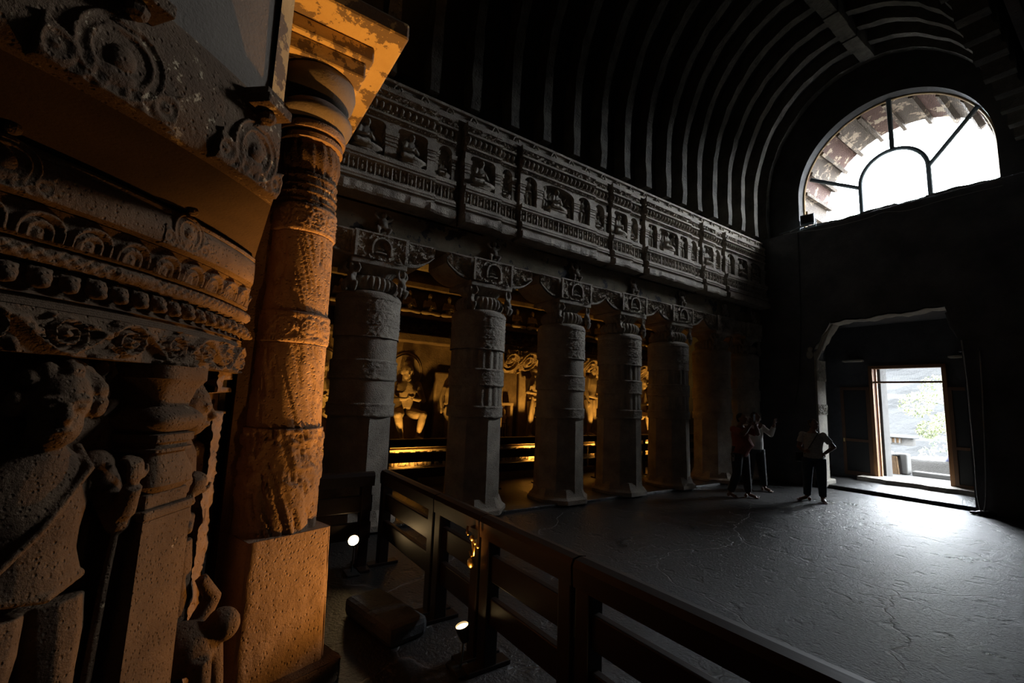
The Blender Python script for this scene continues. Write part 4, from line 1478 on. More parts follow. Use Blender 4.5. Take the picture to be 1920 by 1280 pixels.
# scroll frieze with soffit
ob('frieze_course', revolve([(1.85, 1.84), (1.985, 1.836), (1.985, 1.982), (1.85, 1.984)], T0), M_STUPA, st)
ob('scroll_frieze', drum_band(T0, t_end(1.99), 1.99, 1.99, 1.838, 1.982, 0.032, lambda u, v: scroll(u - math.radians(34.5 - T0) * 2.0 + 8 * 0.21, v, 0.21, 0.144, 3)), M_STUPA, st, smooth=True)
# chequer of little cubes
ob('chequer_course', revolve([(1.85, 1.984), (1.93, 1.985), (1.93, 2.022), (1.85, 2.024)], T0), M_STUPA, st)
cb = MB().box(-0.012, 0.012, -0.02, 0.022, 0, 0.0165).mesh('chequer_cube')
cb.materials.append(M_STUPA)
for row in range(2):
    n = 100
    for i in range(n):
        t = 22.0 + (i + 0.5 * row) * 60.0 / n
        l, a = on_drum(t, 1.945, 1.987 + row * 0.0175)
        ob('chequer_cube', cb, None, st, l, a)
# course with a row of little animal heads
ob('head_course', revolve([(1.85, 2.022), (1.985, 2.022), (1.955, 2.04), (1.965, 2.118), (1.85, 2.12)], T0), M_STUPA, st)
hm = MB()
hm.ell((0, 0.0, 0.035), (0.030, 0.030, 0.035), 10, 8)
hm.ell((0, 0.022, 0.016), (0.018, 0.018, 0.016), 8, 6)
for q in (-1, 1):
    hm.ell((q * 0.024, -0.002, 0.058), (0.010, 0.008, 0.013), 6, 5)
    hm.ell((q * 0.012, 0.024, 0.040), (0.006, 0.006, 0.006), 6, 5)
ME_HD = solid(hm, 'animal_head', 0.005, 1)
ME_HD.materials.append(M_STUPA)
for i in range(24):
    l, a = on_drum(24.5 + i * 2.35, 1.985, 2.042)
    ob('animal_head', ME_HD, None, st, l, a + 0.1 * math.sin(i * 2.2), 1.0 + 0.06 * math.sin(i * 3.7))
# braid roll
ob('braid_course', revolve([(1.85, 2.122), (1.985, 2.124), (1.99, 2.178), (1.85, 2.18)], T0), M_STUPA, st)


def braid(u, v):
    h = 0.056
    rollh = np.sqrt(np.clip(1 - ((v - h / 2) / (h * 0.55)) ** 2, 0, 1))
    a = np.abs(np.sin((u + v * 1.2) * PI / 0.042)) * 0.5 + np.abs(np.sin((u - v * 1.2) * PI / 0.042)) * 0.5
    k = np.abs((u % 0.75) - 0.375) < 0.07
    return rollh * np.where(k, 1.05 + 0.2 * busy(u, v, 0.02, 1), 0.62 + 0.4 * a)


ob('braid_roll', drum_band(T0, t_end(1.995), 1.99, 1.995, 2.123, 2.179, 0.035, braid, 0.005), M_STUPA, st, smooth=True)
# hollow with a row of arches, then the first great rolled cornice


def arches_fn(u, v):
    p, h = 0.135, 0.1
    x = (u % p) - p / 2
    d = np.hypot(x, np.maximum(0, v - 0.02)) / 0.055
    return np.exp(-((d - 1) / 0.16) ** 2) + np.exp(-((d - 0.55) / 0.14) ** 2) * 0.7 + np.exp(-(d / 0.25) ** 2) * 0.5


ob('arch_course', revolve([(1.85, 2.18), (2.035, 2.182), (2.055, 2.285), (1.85, 2.289)], T0), M_STUPA, st)
ob('small_arches', drum_band(T0, t_end(2.06), 2.036, 2.062, 2.186, 2.286, 0.024, arches_fn), M_STUPA, st, smooth=True)
ob('lower_cornice', revolve([(1.9, 2.292), (2.115, 2.289), (2.12, 2.296), (2.125, 2.33), (2.118, 2.38), (2.10, 2.41), (2.105, 2.412), (2.105, 2.425), (2.085, 2.427), (2.08, 2.445), (1.9, 2.45)], T0, 90), M_STUPA, st, smooth=True, sharp=35)
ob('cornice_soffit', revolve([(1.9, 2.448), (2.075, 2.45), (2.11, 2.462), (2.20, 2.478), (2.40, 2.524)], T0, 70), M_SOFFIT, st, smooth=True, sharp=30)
ob('upper_cornice', revolve([(2.0, 2.53), (2.425, 2.522), (2.435, 2.53), (2.46, 2.60), (2.468, 2.70), (2.455, 2.80), (2.425, 2.87), (2.40, 2.90), (2.3, 2.905)], T0, 90), M_STUPA_W, st, smooth=True, sharp=35)
ob('dome_wall', revolve([(2.0, 2.89), (2.395, 2.895), (2.41, 3.0), (2.405, 3.4), (2.40, 4.45), (2.0, 4.46)], T0, 90), M_DOME, st, smooth=True, sharp=35)
ob('dome_strip', revolve([(2.0, 2.80), (2.425, 2.80), (2.425, 4.1), (2.0, 4.1)], 50.6, 6), M_CAPP, st)


def medallion(thd, r0, z0, h, tilt_r, mat, name='gable_medallion'):
    """horseshoe gable on a cornice: frame, hollow, little head, wings and finial"""
    R = h * 0.5
    w = h * 1.5
    n = 72
    s_, t_ = np.meshgrid(np.linspace(-w / 2, w / 2, n), np.linspace(-h * 0.55, h * 0.62, n), indexing='ij')
    d = np.hypot(s_, t_) / R
    H = 0.30 * (d < 1.0) + np.exp(-((d - 0.94) / 0.05) ** 2) * 0.45 + np.exp(-((d - 0.66) / 0.05) ** 2) * 0.35
    H = np.where(d < 0.58, 0.13, H)
    hd_ = np.hypot(s_ / (R * 0.30), (t_ + 0.02 * h) / (R * 0.36))
    H = np.maximum(H, 1.1 * np.sqrt(np.clip(1 - hd_ ** 2, 0, 1)))
    sh = np.hypot(s_ / (R * 0.48), (t_ + R * 0.50) / (R * 0.24))
    H = np.maximum(H, 0.8 * np.sqrt(np.clip(1 - sh ** 2, 0, 1)) * (d < 0.95))
    # flaring wings at the foot
    wing = (t_ < -h * 0.18 + 0.5 * np.maximum(0, np.abs(s_) - R * 0.7)) & (np.abs(s_) < w * 0.48) & (t_ > -h * 0.5)
    curl = 0.5 + 0.5 * np.cos(np.hypot(np.abs(s_) - w * 0.38, t_ + h * 0.28) / h * 40)
    H = np.maximum(H, wing * (0.35 + 0.35 * curl))
    # peak
    pk = (np.abs(s_) < (h * 0.62 - t_) * 0.55) & (t_ > R * 0.75)
    H = np.maximum(H, pk * 0.9)
    keep = H > 0.12
    kf = keep[:-1, :-1] | keep[1:, :-1] | keep[:-1, 1:] | keep[1:, 1:]
    kk = np.zeros_like(keep)
    kk[:-1, :-1] = kf
    zz = z0 + t_
    rr = r0 + tilt_r(zz) + np.where(keep, H * h * 0.085, -0.02)
    mb = MB().grid(cyl(math.radians(thd) + s_ / r0, rr, zz), kk)
    o = ob(name, mb, mat, st, smooth=True)
    l, a = on_drum(thd, r0 + tilt_r(np.array(z0 + h * 0.62)) + h * 0.05, z0 + h * 0.60)
    f = MB().box(-0.06 * h / 0.2, 0.06 * h / 0.2, -0.05, h * 0.34, 0.02, 0.02 + h * 0.18, 0.006).ell((0, h * 0.12, 0.0), (h * 0.13, h * 0.13, h * 0.12), 8, 6).box(-0.045 * h / 0.2, 0.04 * h / 0.2, -0.05, h * 0.22, 0.02 + h * 0.18, 0.02 + h * 0.36, 0.005)
    ob('finial', f, mat, o, l, a)
    return o


k1 = lambda z: 0.02 * np.sqrt(np.clip(1 - ((z - 2.35) / 0.09) ** 2, 0, 1))
for t in (36.0, 51.4, 20.5):
    medallion(t, 2.10, 2.362, 0.155, k1, M_STUPA)
k2 = lambda z: 0.042 * np.sqrt(np.clip(1 - ((z - 2.69) / 0.20) ** 2, 0, 1))
for t in (37.2, 48.2, 26.5):
    medallion(t, 2.425, 2.632, 0.225, k2, M_STUPA_W)

# --- sculpture below the frieze
GJ = dict(pel=(0.02, 0, 0.86), che=(0, 0, 1.18), nek=(0, 0.02, 1.34), hed=(0.0, 0.06, 1.47), face=(-0.38, 1, -0.08),
          sl=(-0.185, 0, 1.255), el=(-0.27, 0.0, 1.0), wl=(-0.25, 0.10, 0.80), sr=(0.19, 0, 1.25), er=(0.245, 0.07, 1.04), wr=(0.225, 0.14, 1.18),
          hl=(-0.06, 0, 0.82), kl=(-0.09, 0.04, 0.46), al=(-0.10, 0, 0.09), tl=(-0.16, 0.18, 0.02), hr=(0.11, 0, 0.82), kr=(0.12, 0.04, 0.46), ar=(0.09, 0, 0.09), tr=(0.13, 0.18, 0.02),
          dr=(0.05, 0.0, 1), ur=(0.2, 1, 0), curl=0.9)
mb = body(GJ, 1.0, 1.0, hs=1.2)
rs = random.Random(5)
fdir = np.array([-0.355, 0.93, -0.07])
n_ = 0
while n_ < 60:            # curled hair
    q = np.array([rs.gauss(0, 1) for _ in range(3)])
    q /= np.linalg.norm(q)
    if (q @ fdir > 0.42 and q[2] < 0.50) or q[2] < -0.35:
        continue
    n_ += 1
    mb.ell(np.array([0.0, 0.05, 1.495]) + q * np.array([0.108, 0.105, 0.112]), (0.030,) * 3, 6, 5)
mb.tube([(-0.14, 0.09, 0.95), (-0.02, 0.12, 1.1), (0.10, 0.10, 1.26), (0.12, 0.0, 1.33)], 0.014, 6)
mb.tube([(-0.13, 0.06, 0.90), (0.02, 0.11, 0.87), (0.15, 0.06, 0.90)], 0.018, 8)
mb.tube([(0.235, 0.08, 1.02), (0.225, 0.07, 0.8), (0.22, 0.06, 0.5), (0.20, 0.05, 0.1)], [0.012, 0.016, 0.018, 0.024], 6)
gl, ga = on_drum(44.8, 1.88, 0.17)
gs = ob('guardian_figure', solid(mb, 'guardian_figure', 0.0068, 2), M_STUPA, st, gl, ga, 1.02, label='standing curly-haired figure with a raised fist')
# flying dwarf
fd = figure_dwarf(0.02)
l, a = on_drum(49.8, 1.86, 1.62)
ob('flying_dwarf', fd, M_STUPA, st, l, a + 0.2, (0.22, 0.22, 0.20), label='small plump flying figure')
# pilaster with pot capital
l, a = on_drum(57.0, 1.83, 0)
pi_ = ob('pot_pilaster', MB().prism([(-0.15, 0.05), (0.15, 0.05), (0.135, 1.22), (-0.135, 1.22)], 1, 0.0, 0.20), M_STUPA, st, l, a)
ob('rings', MB().box(-0.14, 0.14, 0, 0.205, 1.22, 1.26, 0.01).box(-0.12, 0.12, 0, 0.19, 1.26, 1.32, 0.01), M_STUPA, pi_)


def rsq(prof):
    """rounded-square turned piece engaged in the wall"""
    V = []
    n = 40
    for r, z in prof:
        for k in range(n):
            t = 2 * PI * k / n
            c, s = math.cos(t), math.sin(t)
            q = (abs(c) ** 5 + abs(s) ** 5) ** (-1 / 5)
            V.append((r * q * c, 0.09 + r * q * s * 0.95, z))
    mb = MB()
    F = [(i * n + j, i * n + (j + 1) % n, (i + 1) * n + (j + 1) % n, (i + 1) * n + j) for i in range(len(prof) - 1) for j in range(n)]
    F += [tuple(range(n)), tuple(range((len(prof) - 1) * n, len(prof) * n))]
    return mb.add(V, F)


ob('pot', rsq([(0.105, 1.32), (0.135, 1.35), (0.13, 1.40), (0.105, 1.46), (0.10, 1.48)]), M_STUPA, pi_, smooth=True, sharp=45)
ob('neck_mouldings', rsq([(0.10, 1.48), (0.122, 1.482), (0.122, 1.495), (0.105, 1.497), (0.11, 1.52), (0.125, 1.522), (0.125, 1.552), (0.10, 1.556)]), M_STUPA, pi_)
ob('cushion', rsq([(0.10, 1.556)] + [(0.105 + 0.045 * math.sin(PI * i / 10), 1.558 + 0.105 * i / 10) for i in range(11)] + [(0.10, 1.665)]), M_STUPA, pi_, smooth=True, sharp=60)
ob('bell_capital', rsq([(0.095, 1.665), (0.10, 1.69), (0.115, 1.74), (0.14, 1.775), (0.145, 1.78), (0.145, 1.835)]), M_STUPA, pi_, smooth=True, sharp=45)
# second figure behind the pilaster
G2 = dict(GJ)
G2.update(face=(0.5, 1, -0.1), er=(0.24, 0.02, 1.0), wr=(0.24, 0.04, 0.78), dr=(0, 0, -1), ur=(0.3, 1, 0), el=(-0.24, 0.08, 1.0), wl=(-0.10, 0.19, 1.08), dl=(0.1, 0.3, 1), ul=(-0.4, 1, 0))
mb = body(G2, 1.0, 0.95, hs=1.12)
for k in range(5):
    mb.loft([(0, 0.03, 1.53 + k * 0.032, 0.09 - k * 0.008, 0.095 - k * 0.008), (0, 0.03, 1.55 + k * 0.032, 0.095 - k * 0.009, 0.10 - k * 0.009)], 14)
for k in range(9):
    t = PI * (k + 0.5) / 9
    mb.ell((0.09 * math.cos(t), 0.03 + 0.09 * math.sin(t), 1.545), (0.013, 0.013, 0.022), 6, 5)
mb.tube([(-0.17, 0.03, 0.93), (0, 0.13, 0.91), (0.18, 0.03, 0.93)], 0.022, 8)
l, a = on_drum(65.5, 1.83, 0.17)
ob('crowned_figure', solid(mb, 'crowned_figure', 0.0072, 2), M_STUPA, st, l, a - 0.1, 1.0, label='crowned standing figure half behind the pot pilaster')
# crouching animal at the foot of the pilaster, rough end pier
mb = MB()
mb.ell((0, 0.12, 0.38), (0.11, 0.14, 0.12), 12, 8)
mb.ell((0.05, 0.26, 0.46), (0.07, 0.08, 0.08), 10, 8)
mb.tube([(0.1, 0.12, 0.42), (0.16, 0.16, 0.55), (0.10, 0.12, 0.66)], [0.05, 0.045, 0.03], 8)
mb.tube([(0.06, 0.22, 0.36), (0.08, 0.24, 0.2), (0.06, 0.26, 0.02)], [0.05, 0.04, 0.04], 8)
mb.tube([(-0.06, 0.22, 0.36), (-0.06, 0.24, 0.2), (-0.06, 0.26, 0.02)], [0.05, 0.04, 0.04], 8)
l, a = on_drum(66.5, 1.86, 0.15)
ob('crouching_animal', solid(mb, 'crouching_animal', 0.012, 2), M_STUPA, st, l, a)
l, a = on_drum(74.5, 1.80, 0)
mb = MB()
u, v = np.meshgrid(np.linspace(-0.13, 0.13, 26), np.linspace(0, 1.84, 150), indexing='ij')
dp = 0.10 + 0.05 * fbm(u * 14, v * 14, 7) + 0.02 * fbm(u * 60, v * 60, 8) - 0.10 * ((v > 1.62) & (v < 1.72)) - 0.08 * ((v > 1.755) & (v < 1.80) & (u < 0.06)) - 0.10 * (u < -0.03) * (v < 1.6)
ob('rough_pier', mb.grid(np.stack([u, dp, v], -1)), M_COLN, st, l, a, smooth=True)

# ================================================================== OCHRE-LIT COLUMN BEFORE THE DRUM
AX, AY = -3.27, 0.46
co = empty('ochre_column', 'tall carved column lit ochre at the left, on a square block with flaking painted capital', 'column', (AX, AY, 0), 0)
# shrine wall behind it
sw = tag(ob('shrine_wall', MB().box(-4.6, AX + 0.05, 0.17, AY - 0.10, 0, 4.165), M_STUPA), 'dark shrine side wall between stupa drum and ochre column', 'wall')
sw['kind'] = 'structure'
RZ = math.radians(18)


def rough_block(x, y, z0, z1, seed, top=1.0):
    mb = MB()
    n = 30
    for q in range(4):
        u, v = np.meshgrid(np.linspace(-1, 1, n), np.linspace(0, 1, n), indexing='ij')
        d = 0.012 * fbm(u * 6 + q * 9, v * 8, seed) + 0.02 * (1 - np.clip((1 - np.abs(u)) * 9, 0, 1)) * -1
        k = 1 - (1 - top) * v
        if q == 0:
            P = np.stack([(x + d) * k, u * y * k, z0 + v * (z1 - z0)], -1)
        elif q == 1:
            P = np.stack([-u * x * k, (y + d) * k, z0 + v * (z1 - z0)], -1)
        elif q == 2:
            P = np.stack([-(x + d) * k, -u * y * k, z0 + v * (z1 - z0)], -1)
        else:
            P = np.stack([u * x * k, -(y + d) * k, z0 + v * (z1 - z0)], -1)
        mb.grid(P)
    mb.add([(x * top, y * top, z1), (-x * top, y * top, z1), (-x * top, -y * top, z1), (x * top, -y * top, z1)], [(0, 1, 2, 3)])
    return mb


ob('foot_slab', rough_block(0.34, 0.34, 0.0, 0.12, 2), M_STUPA, co, (0, 0, 0), RZ, smooth=True, sharp=50)
ob('plinth_block', rough_block(0.265, 0.265, 0.12, 0.90, 3, 0.93), M_COLN, co, (0, 0, 0), RZ, smooth=True, sharp=50)


def rnd_shaft(r0, r1, z0, z1, amp, seed, fn=None, nt=150):
    nz = max(6, int((z1 - z0) / 0.009))
    t, z = np.meshgrid(np.linspace(0, 2 * PI, nt, endpoint=False), np.linspace(0, z1 - z0, nz), indexing='ij')
    r = r0 + (r1 - r0) * z / (z1 - z0) + amp * (fbm(np.cos(t) * 4 + 9, np.sin(t) * 4 + (z + z0) * 6, seed) - 0.5) * 2
    r = r - amp * 1.4 * ss(0.66, 0.72, vnoise(np.cos(t) * 16 + 30, np.sin(t) * 16 + z * 22 + 30, seed + 4))
    if fn is not None:
        r = r + fn(t, z)
    P = np.transpose(np.stack([r * np.cos(t), r * np.sin(t), z0 + z], -1), (1, 0, 2))
    mb = MB().grid(P, wrap=True)
    n = nt
    mb.f += [tuple(range(n)), tuple(range((nz - 1) * n, nz * n))]
    return mb


def cband(h, p, amp, seed):
    def fn(t, z):
        e = ss(0.0, 0.012, z) * ss(h, h - 0.012, z)
        v = z - 0.035
        k = rosettes(t * 0.21, v, p, h - 0.07, seed) * (v > 0) * (v < h - 0.07)
        bead = 0.6 * np.abs(np.sin(t * 40)) * ((z < 0.03) | (z > h - 0.03))
        return amp * e * (0.55 * k + 0.45 * busy(t * 0.21, z, 0.05, seed) * (v > 0) * (v < h - 0.07) + bead)
    return fn


ob('eroded_drum', rnd_shaft(0.245, 0.235, 0.88, 1.52, 0.012, 3, lambda t, z: 0.016 * busy(t * 0.24, z, 0.07, 6) * ss(0.1, 0.35, z)), M_COLN, co, smooth=True)
ob('lower_shaft', rnd_shaft(0.222, 0.212, 1.52, 2.05, 0.005, 5), M_COLN, co, smooth=True)
ob('lower_carved_band', rnd_shaft(0.214, 0.212, 2.05, 2.25, 0.003, 7, cband(0.2, 0.13, 0.017, 2)), M_COLN, co, smooth=True)
ob('middle_shaft', rnd_shaft(0.205, 0.196, 2.25, 2.78, 0.005, 9), M_COLN, co, smooth=True)
ob('upper_carved_band', rnd_shaft(0.200, 0.198, 2.78, 2.97, 0.003, 11, cband(0.19, 0.12, 0.016, 4)), M_COLN, co, smooth=True)
ob('flaking_band', rnd_shaft(0.192, 0.186, 2.97, 3.19, 0.006, 13, lambda t, z: 0.008 * (np.abs((z % 0.055) - 0.027) < 0.006)), M_STUPA_W, co, smooth=True)
ob('fluted_pot', rnd_shaft(0.178, 0.185, 3.19, 3.42, 0.004, 15, lambda t, z: 0.018 * np.sin(PI * z / 0.23) - 0.010 * np.abs(np.sin(t * 9 + z * 5))), M_STUPA, co, smooth=True)
ob('rings', MB().lathe([(0.17, 3.42), (0.205, 3.425), (0.205, 3.46), (0.185, 3.465), (0.185, 3.485), (0.215, 3.49), (0.22, 3.515), (0.215, 3.54), (0.18, 3.545)], 56), M_COLN, co, smooth=True, sharp=40)
ob('lower_torus', MB().lathe([(0.18, 3.545)] + [(0.19 + 0.065 * math.sin(PI * i / 12), 3.55 + 0.17 * i / 12) for i in range(13)] + [(0.18, 3.722)], 56), M_DOME, co, smooth=True, sharp=60)
ob('bell', MB().lathe([(0.17, 3.722), (0.20, 3.73), (0.245, 3.80), (0.26, 3.87), (0.25, 3.93), (0.23, 3.935), (0.20, 3.94)], 56), M_DOME, co, smooth=True, sharp=50)
ob('abacus', MB().box(-0.26, 0.26, -0.26, 0.26, 3.94, 4.06, 0.015).box(-0.30, 0.30, -0.30, 0.30, 4.06, 4.17, 0.015), M_CAPP, co)
sl = tag(ob('shrine_canopy', MB().box(-4.7, -2.76, 0.18, 0.93, 4.172, 4.30, 0.02), M_CAPP), 'overhanging canopy slab with flaking ochre paint above the column', 'canopy')
for o in (gs, bpy.data.objects['crowned_figure'], bpy.data.objects['crouching_animal']):
    s = o.scale[0]
    o.scale = (-s, s, s)

# ================================================================== DOOR AND PORCH DETAILS
struct(ob('unseen_sky_shade', MB().box(-6.5, -0.8, 14.55, 17.0, 4.3, 4.7, 0.03), M_PAVE))  # added roof slab out of view, keeps sky light off the porch floor
lx = [PX0 + 0.03 + i * 0.06 for i in range(6)] + [-4.36 + i * 0.1 for i in range(21)]
gl_ = np.array([[(x_, 12.0 + dy, pl_hi(x_) - 0.012 - 0.02 * (dy < 0.02)) for dy in (-0.015, 0.0, 0.1, 0.3, 0.53)] for x_ in lx])
ob('lit_lintel_strip', MB().grid(gl_), M_JAMB, wf)  # pale strip stands in for daylight on the lintel's underside
d1 = struct(empty('door_1'))
ob('door_post', MB().box(DX0 - 0.03, DX0 + 0.055, 14.10, 14.24, 0.10, DZ1, 0.008), M_DOORW, d1)
ob('door_post', MB().box(DX0 + 0.06, DX0 + 0.10, 14.22, 14.30, 0.14, DZ1, 0.006), M_DOORW, d1)
ob('door_post', MB().box(DX1 - 0.055, DX1 + 0.03, 14.10, 14.24, 0.10, DZ1, 0.008), M_DOORW, d1)
ob('door_head', MB().box(DX0 - 0.03, DX1 + 0.03, 14.10, 14.24, DZ1 - 0.06, DZ1 + 0.02, 0.008), M_DOORW, d1)
ob('transom', MB().box(DX0, DX1, 14.12, 14.22, 2.50, 2.545, 0.006), M_DOORW, d1)
ob('threshold', MB().box(DX0 - 0.03, DX1 + 0.03, 14.08, 14.26, 0.08, 0.155, 0.008), M_DOORW, d1)
mb = MB()
for i in range(48):
    x = DX0 + 0.1 + i * 0.026
    mb.tube([(x, 14.2, 2.545), (x, 14.2, DZ1 - 0.06)], 0.0014, 3)
for i in range(12):
    mb.tube([(DX0, 14.203, 2.56 + i * 0.026), (DX1, 14.203, 2.56 + i * 0.026)], 0.0014, 3)
ob('transom_screen', mb, M_WIRE, d1, kind='stuff')
for q, hx in ((-1, DX0 - 0.03), (1, DX1 + 0.03)):
    lf = ob('door_leaf', MB().box(0.0, 0.075, -0.02, 0.02, 0, 2.27, 0.005).box(0.575, 0.65, -0.02, 0.02, 0, 2.27, 0.005).box(0.07, 0.58, -0.02, 0.02, 0, 0.11, 0.005).box(0.07, 0.58, -0.02, 0.02, 2.19, 2.27, 0.005).box(0.07, 0.58, -0.02, 0.02, 0.86, 0.93, 0.005), M_LEAFW, d1, (hx, 14.10, 0.13), math.radians(176) if q < 0 else math.radians(-4))
    for z0, z1 in ((0.11, 0.86), (0.93, 2.19)):
        ob('screen', MB().box(0.07, 0.58, -0.004, 0.004, z0, z1), M_MESH, lf)
    ob('latch', MB().box(0.59, 0.63, -0.03, 0.03, 0.84, 0.93, 0.005).tube([(0.61, 0.03 * q, 0.9), (0.61, 0.06 * q, 0.9), (0.56, 0.06 * q, 0.9)], 0.007, 6), M_BRASS, lf)
# pale outer reveal of the doorway
tag(ob('outer_jamb', MB().box(DX0 - 0.02, DX0 + 0.075, 14.60, 15.05, 0, 3.0, 0.01), M_PAVE), 'pale plastered outer jamb just outside the left of the doorway', 'jamb')


def cable(name, label, pts, r, mat):
    P = np.array(pts, float)
    Q = []
    for i in range(len(P) - 1):
        for k in range(6):
            t = k / 6
            p0, p1, p2, p3 = P[max(0, i - 1)], P[i], P[i + 1], P[min(len(P) - 1, i + 2)]
            Q.append(0.5 * ((2 * p1) + (p2 - p0) * t + (2 * p0 - 5 * p1 + 4 * p2 - p3) * t * t + (3 * p1 - p0 - 3 * p2 + p3) * t ** 3))
    Q.append(P[-1])
    return tag(ob(name, MB().tube(Q, r, 6), mat, smooth=True), label, 'cable')


cable('wall_cable', 'black cable hanging down the dark wall left of the porch from the window sill', [(-4.95, 11.98, 6.2), (-4.95, 11.975, 5.4), (-4.97, 11.975, 3.94), (-5.06, 11.975, 2.6), (-5.18, 11.98, 1.85)], 0.011, M_BLACK)
cable('looped_cable', 'grey cable hanging in a slack loop at the right edge of the porch', [(-2.16, 11.95, 3.2), (-2.13, 11.94, 2.56), (-2.12, 11.9, 1.7), (-2.11, 11.85, 0.97), (-2.10, 11.75, 0.35), (-2.06, 11.70, 0.06), (-2.02, 11.74, 0.12), (-2.0, 11.86, 0.45), (-1.97, 11.93, 1.38), (-1.94, 11.96, 2.35), (-1.93, 11.98, 2.98)], 0.012, M_GREY)
tag(ob('cable_heap', solid(MB().ell((-2.04, 11.72, 0.04), (0.10, 0.08, 0.05)).ell((-1.94, 11.74, 0.05), (0.08, 0.07, 0.06)).ell((-2.15, 11.70, 0.03), (0.07, 0.05, 0.03)), 'cable_heap', 0.012, 2), M_BLACK), 'small dark heap on the floor under the slack cable loop', 'heap')
cable('sill_wire', 'thin pale wire running along the ledge below the great window', [(-5.3, 12.0, 6.24), (-5.0, 11.97, 6.21), (-4.4, 11.99, 6.12), (-3.6, 11.98, 6.10), (-3.2, 11.98, 6.14), (-2.8, 11.98, 6.05), (-2.2, 11.98, 6.08), (-1.42, 11.98, 6.07)], 0.008, M_GREY)
cable('loose_wire', 'short pale wire curling over the window ledge under its right half', [(-3.1, 12.02, 6.28), (-2.9, 12.0, 6.31), (-2.6, 11.98, 6.30), (-2.35, 11.97, 6.22)], 0.009, M_GREY)
fl_ = empty('floodlight', 'small grey floodlight box standing on the left end of the great window sill', 'lamp', (-4.80, 12.20, 6.27), math.radians(12))
ob('housing', MB().box(-0.15, 0.15, -0.05, 0.06, 0.14, 0.40, 0.015), M_IRON, fl_)
ob('front_glass', MB().box(-0.12, 0.12, -0.062, -0.048, 0.17, 0.37, 0.004), M_STEEL, fl_)
ob('yoke', MB().tube([(-0.17, 0, 0.27), (-0.17, 0, 0.03), (0.17, 0, 0.03), (0.17, 0, 0.27)], 0.012, 6), M_IRON, fl_)
ob('wires', MB().tube([(0.1, 0.0, 0.14), (0.2, -0.1, 0.10), (0.1, -0.2, 0.02), (-0.1, -0.25, 0.05), (-0.35, -0.25, -0.05)], 0.012, 6), M_GREY, fl_, smooth=True)
tag(ob('iron_rod', MB().tube([(-5.42, 12.05, 6.30), (-4.62, 12.1, 6.37)], 0.012, 6), M_IRON), 'thin iron rod lying on the ledge by the floodlight', 'rod')
mb = MB()
for i in range(9):
    mb.ell((-3.45 + 0.12 * i + 0.03 * math.sin(i * 5), 12.2, 6.28 + 0.02 * math.sin(i * 3)), (0.08, 0.06, 0.045 + 0.03 * (i == 3)), 8, 6)
tag(ob('rubble', solid(mb, 'rubble', 0.02, 1), M_SOOT), 'low crumbled rubble on the middle of the window ledge', 'rubble')['kind'] = 'stuff'
# things scattered on the floor inside the railings
mb = MB()
mb.box(-0.35, 0.35, -0.16, 0.16, 0, 0.14, 0.04)
tag(ob('stone_block', mb, M_SOOT, None, (-3.55, 1.33, 0), 0.2), 'dark low stone block on the floor between the two floor lamps', 'block')

# ================================================================== PEOPLE


def person(label, J, loc, rz, s, top, legs, fat, belly, hem, sleeve, bun=False, extra=None):
    p = empty('person', label, 'person', loc, rz)
    p.scale = (s, s, s)
    ob('body', solid(body(J, 1.0, fat, belly), 'body', 0.0075, 2), M_SKIN, p)
    sh = ob('shirt', solid(shirt(J, fat, belly, 0.016, hem, sleeve), 'shirt', 0.011, 2), top, p)
    ob('trousers', solid(trousers(J, fat), 'trousers', 0.011, 2), legs, p)
    ob('hair', solid(hair_cap(J, 1.0, bun), 'hair', 0.011, 2), M_HAIR, p)
    return p


WJ = dict(pel=(0.0, 0, 0.88), che=(0.0, 0.0, 1.22), nek=(0, 0.01, 1.38), hed=(-0.02, 0.03, 1.515), face=(-0.65, 0.65, 0.28),
          sl=(-0.175, 0, 1.30), el=(-0.345, -0.08, 1.08), wl=(-0.19, 0.04, 0.96), dl=(0.7, 0.5, -0.5), ul=(-0.5, 0.2, 0.5),
          sr=(0.175, 0, 1.30), er=(0.245, 0.03, 1.05), wr=(0.16, 0.19, 0.98), dr=(-0.6, 0.7, 0.1), ur=(0.4, 0.5, 0.5),
          hl=(-0.10, 0, 0.84), kl=(-0.12, 0.03, 0.46), al=(-0.12, 0.0, 0.08), tl=(-0.16, 0.24, 0.02),
          hr=(0.10, 0, 0.84), kr=(0.12, 0.02, 0.46), ar=(0.14, -0.02, 0.08), tr=(0.33, 0.10, 0.02))
pw_ = person('barefoot woman in a speckled tee and dark jeans, hand on hip, standing before the porch', WJ, (-4.04, 10.03, 0), math.radians(203), 0.975, M_PRINT, M_DENIM, 1.02, 0.02, -0.12, 0.62, True)
ob('bag_strap', MB().tube([(-0.11, 0.05, 1.385), (-0.04, 0.130, 1.26), (0.06, 0.150, 1.08), (0.15, 0.10, 0.93), (0.17, 0.0, 0.90)], 0.012, 6, 0.6), M_HAIR, pw_)
tag(ob('shoulder_bag', MB().box(-0.10, 0.10, -0.035, 0.035, -0.11, 0.08, 0.02), M_HAIR, None, (-4.26, 10.02, 0.84), 0.4), 'small black bag hanging at the hip of the woman in the speckled tee', 'bag')
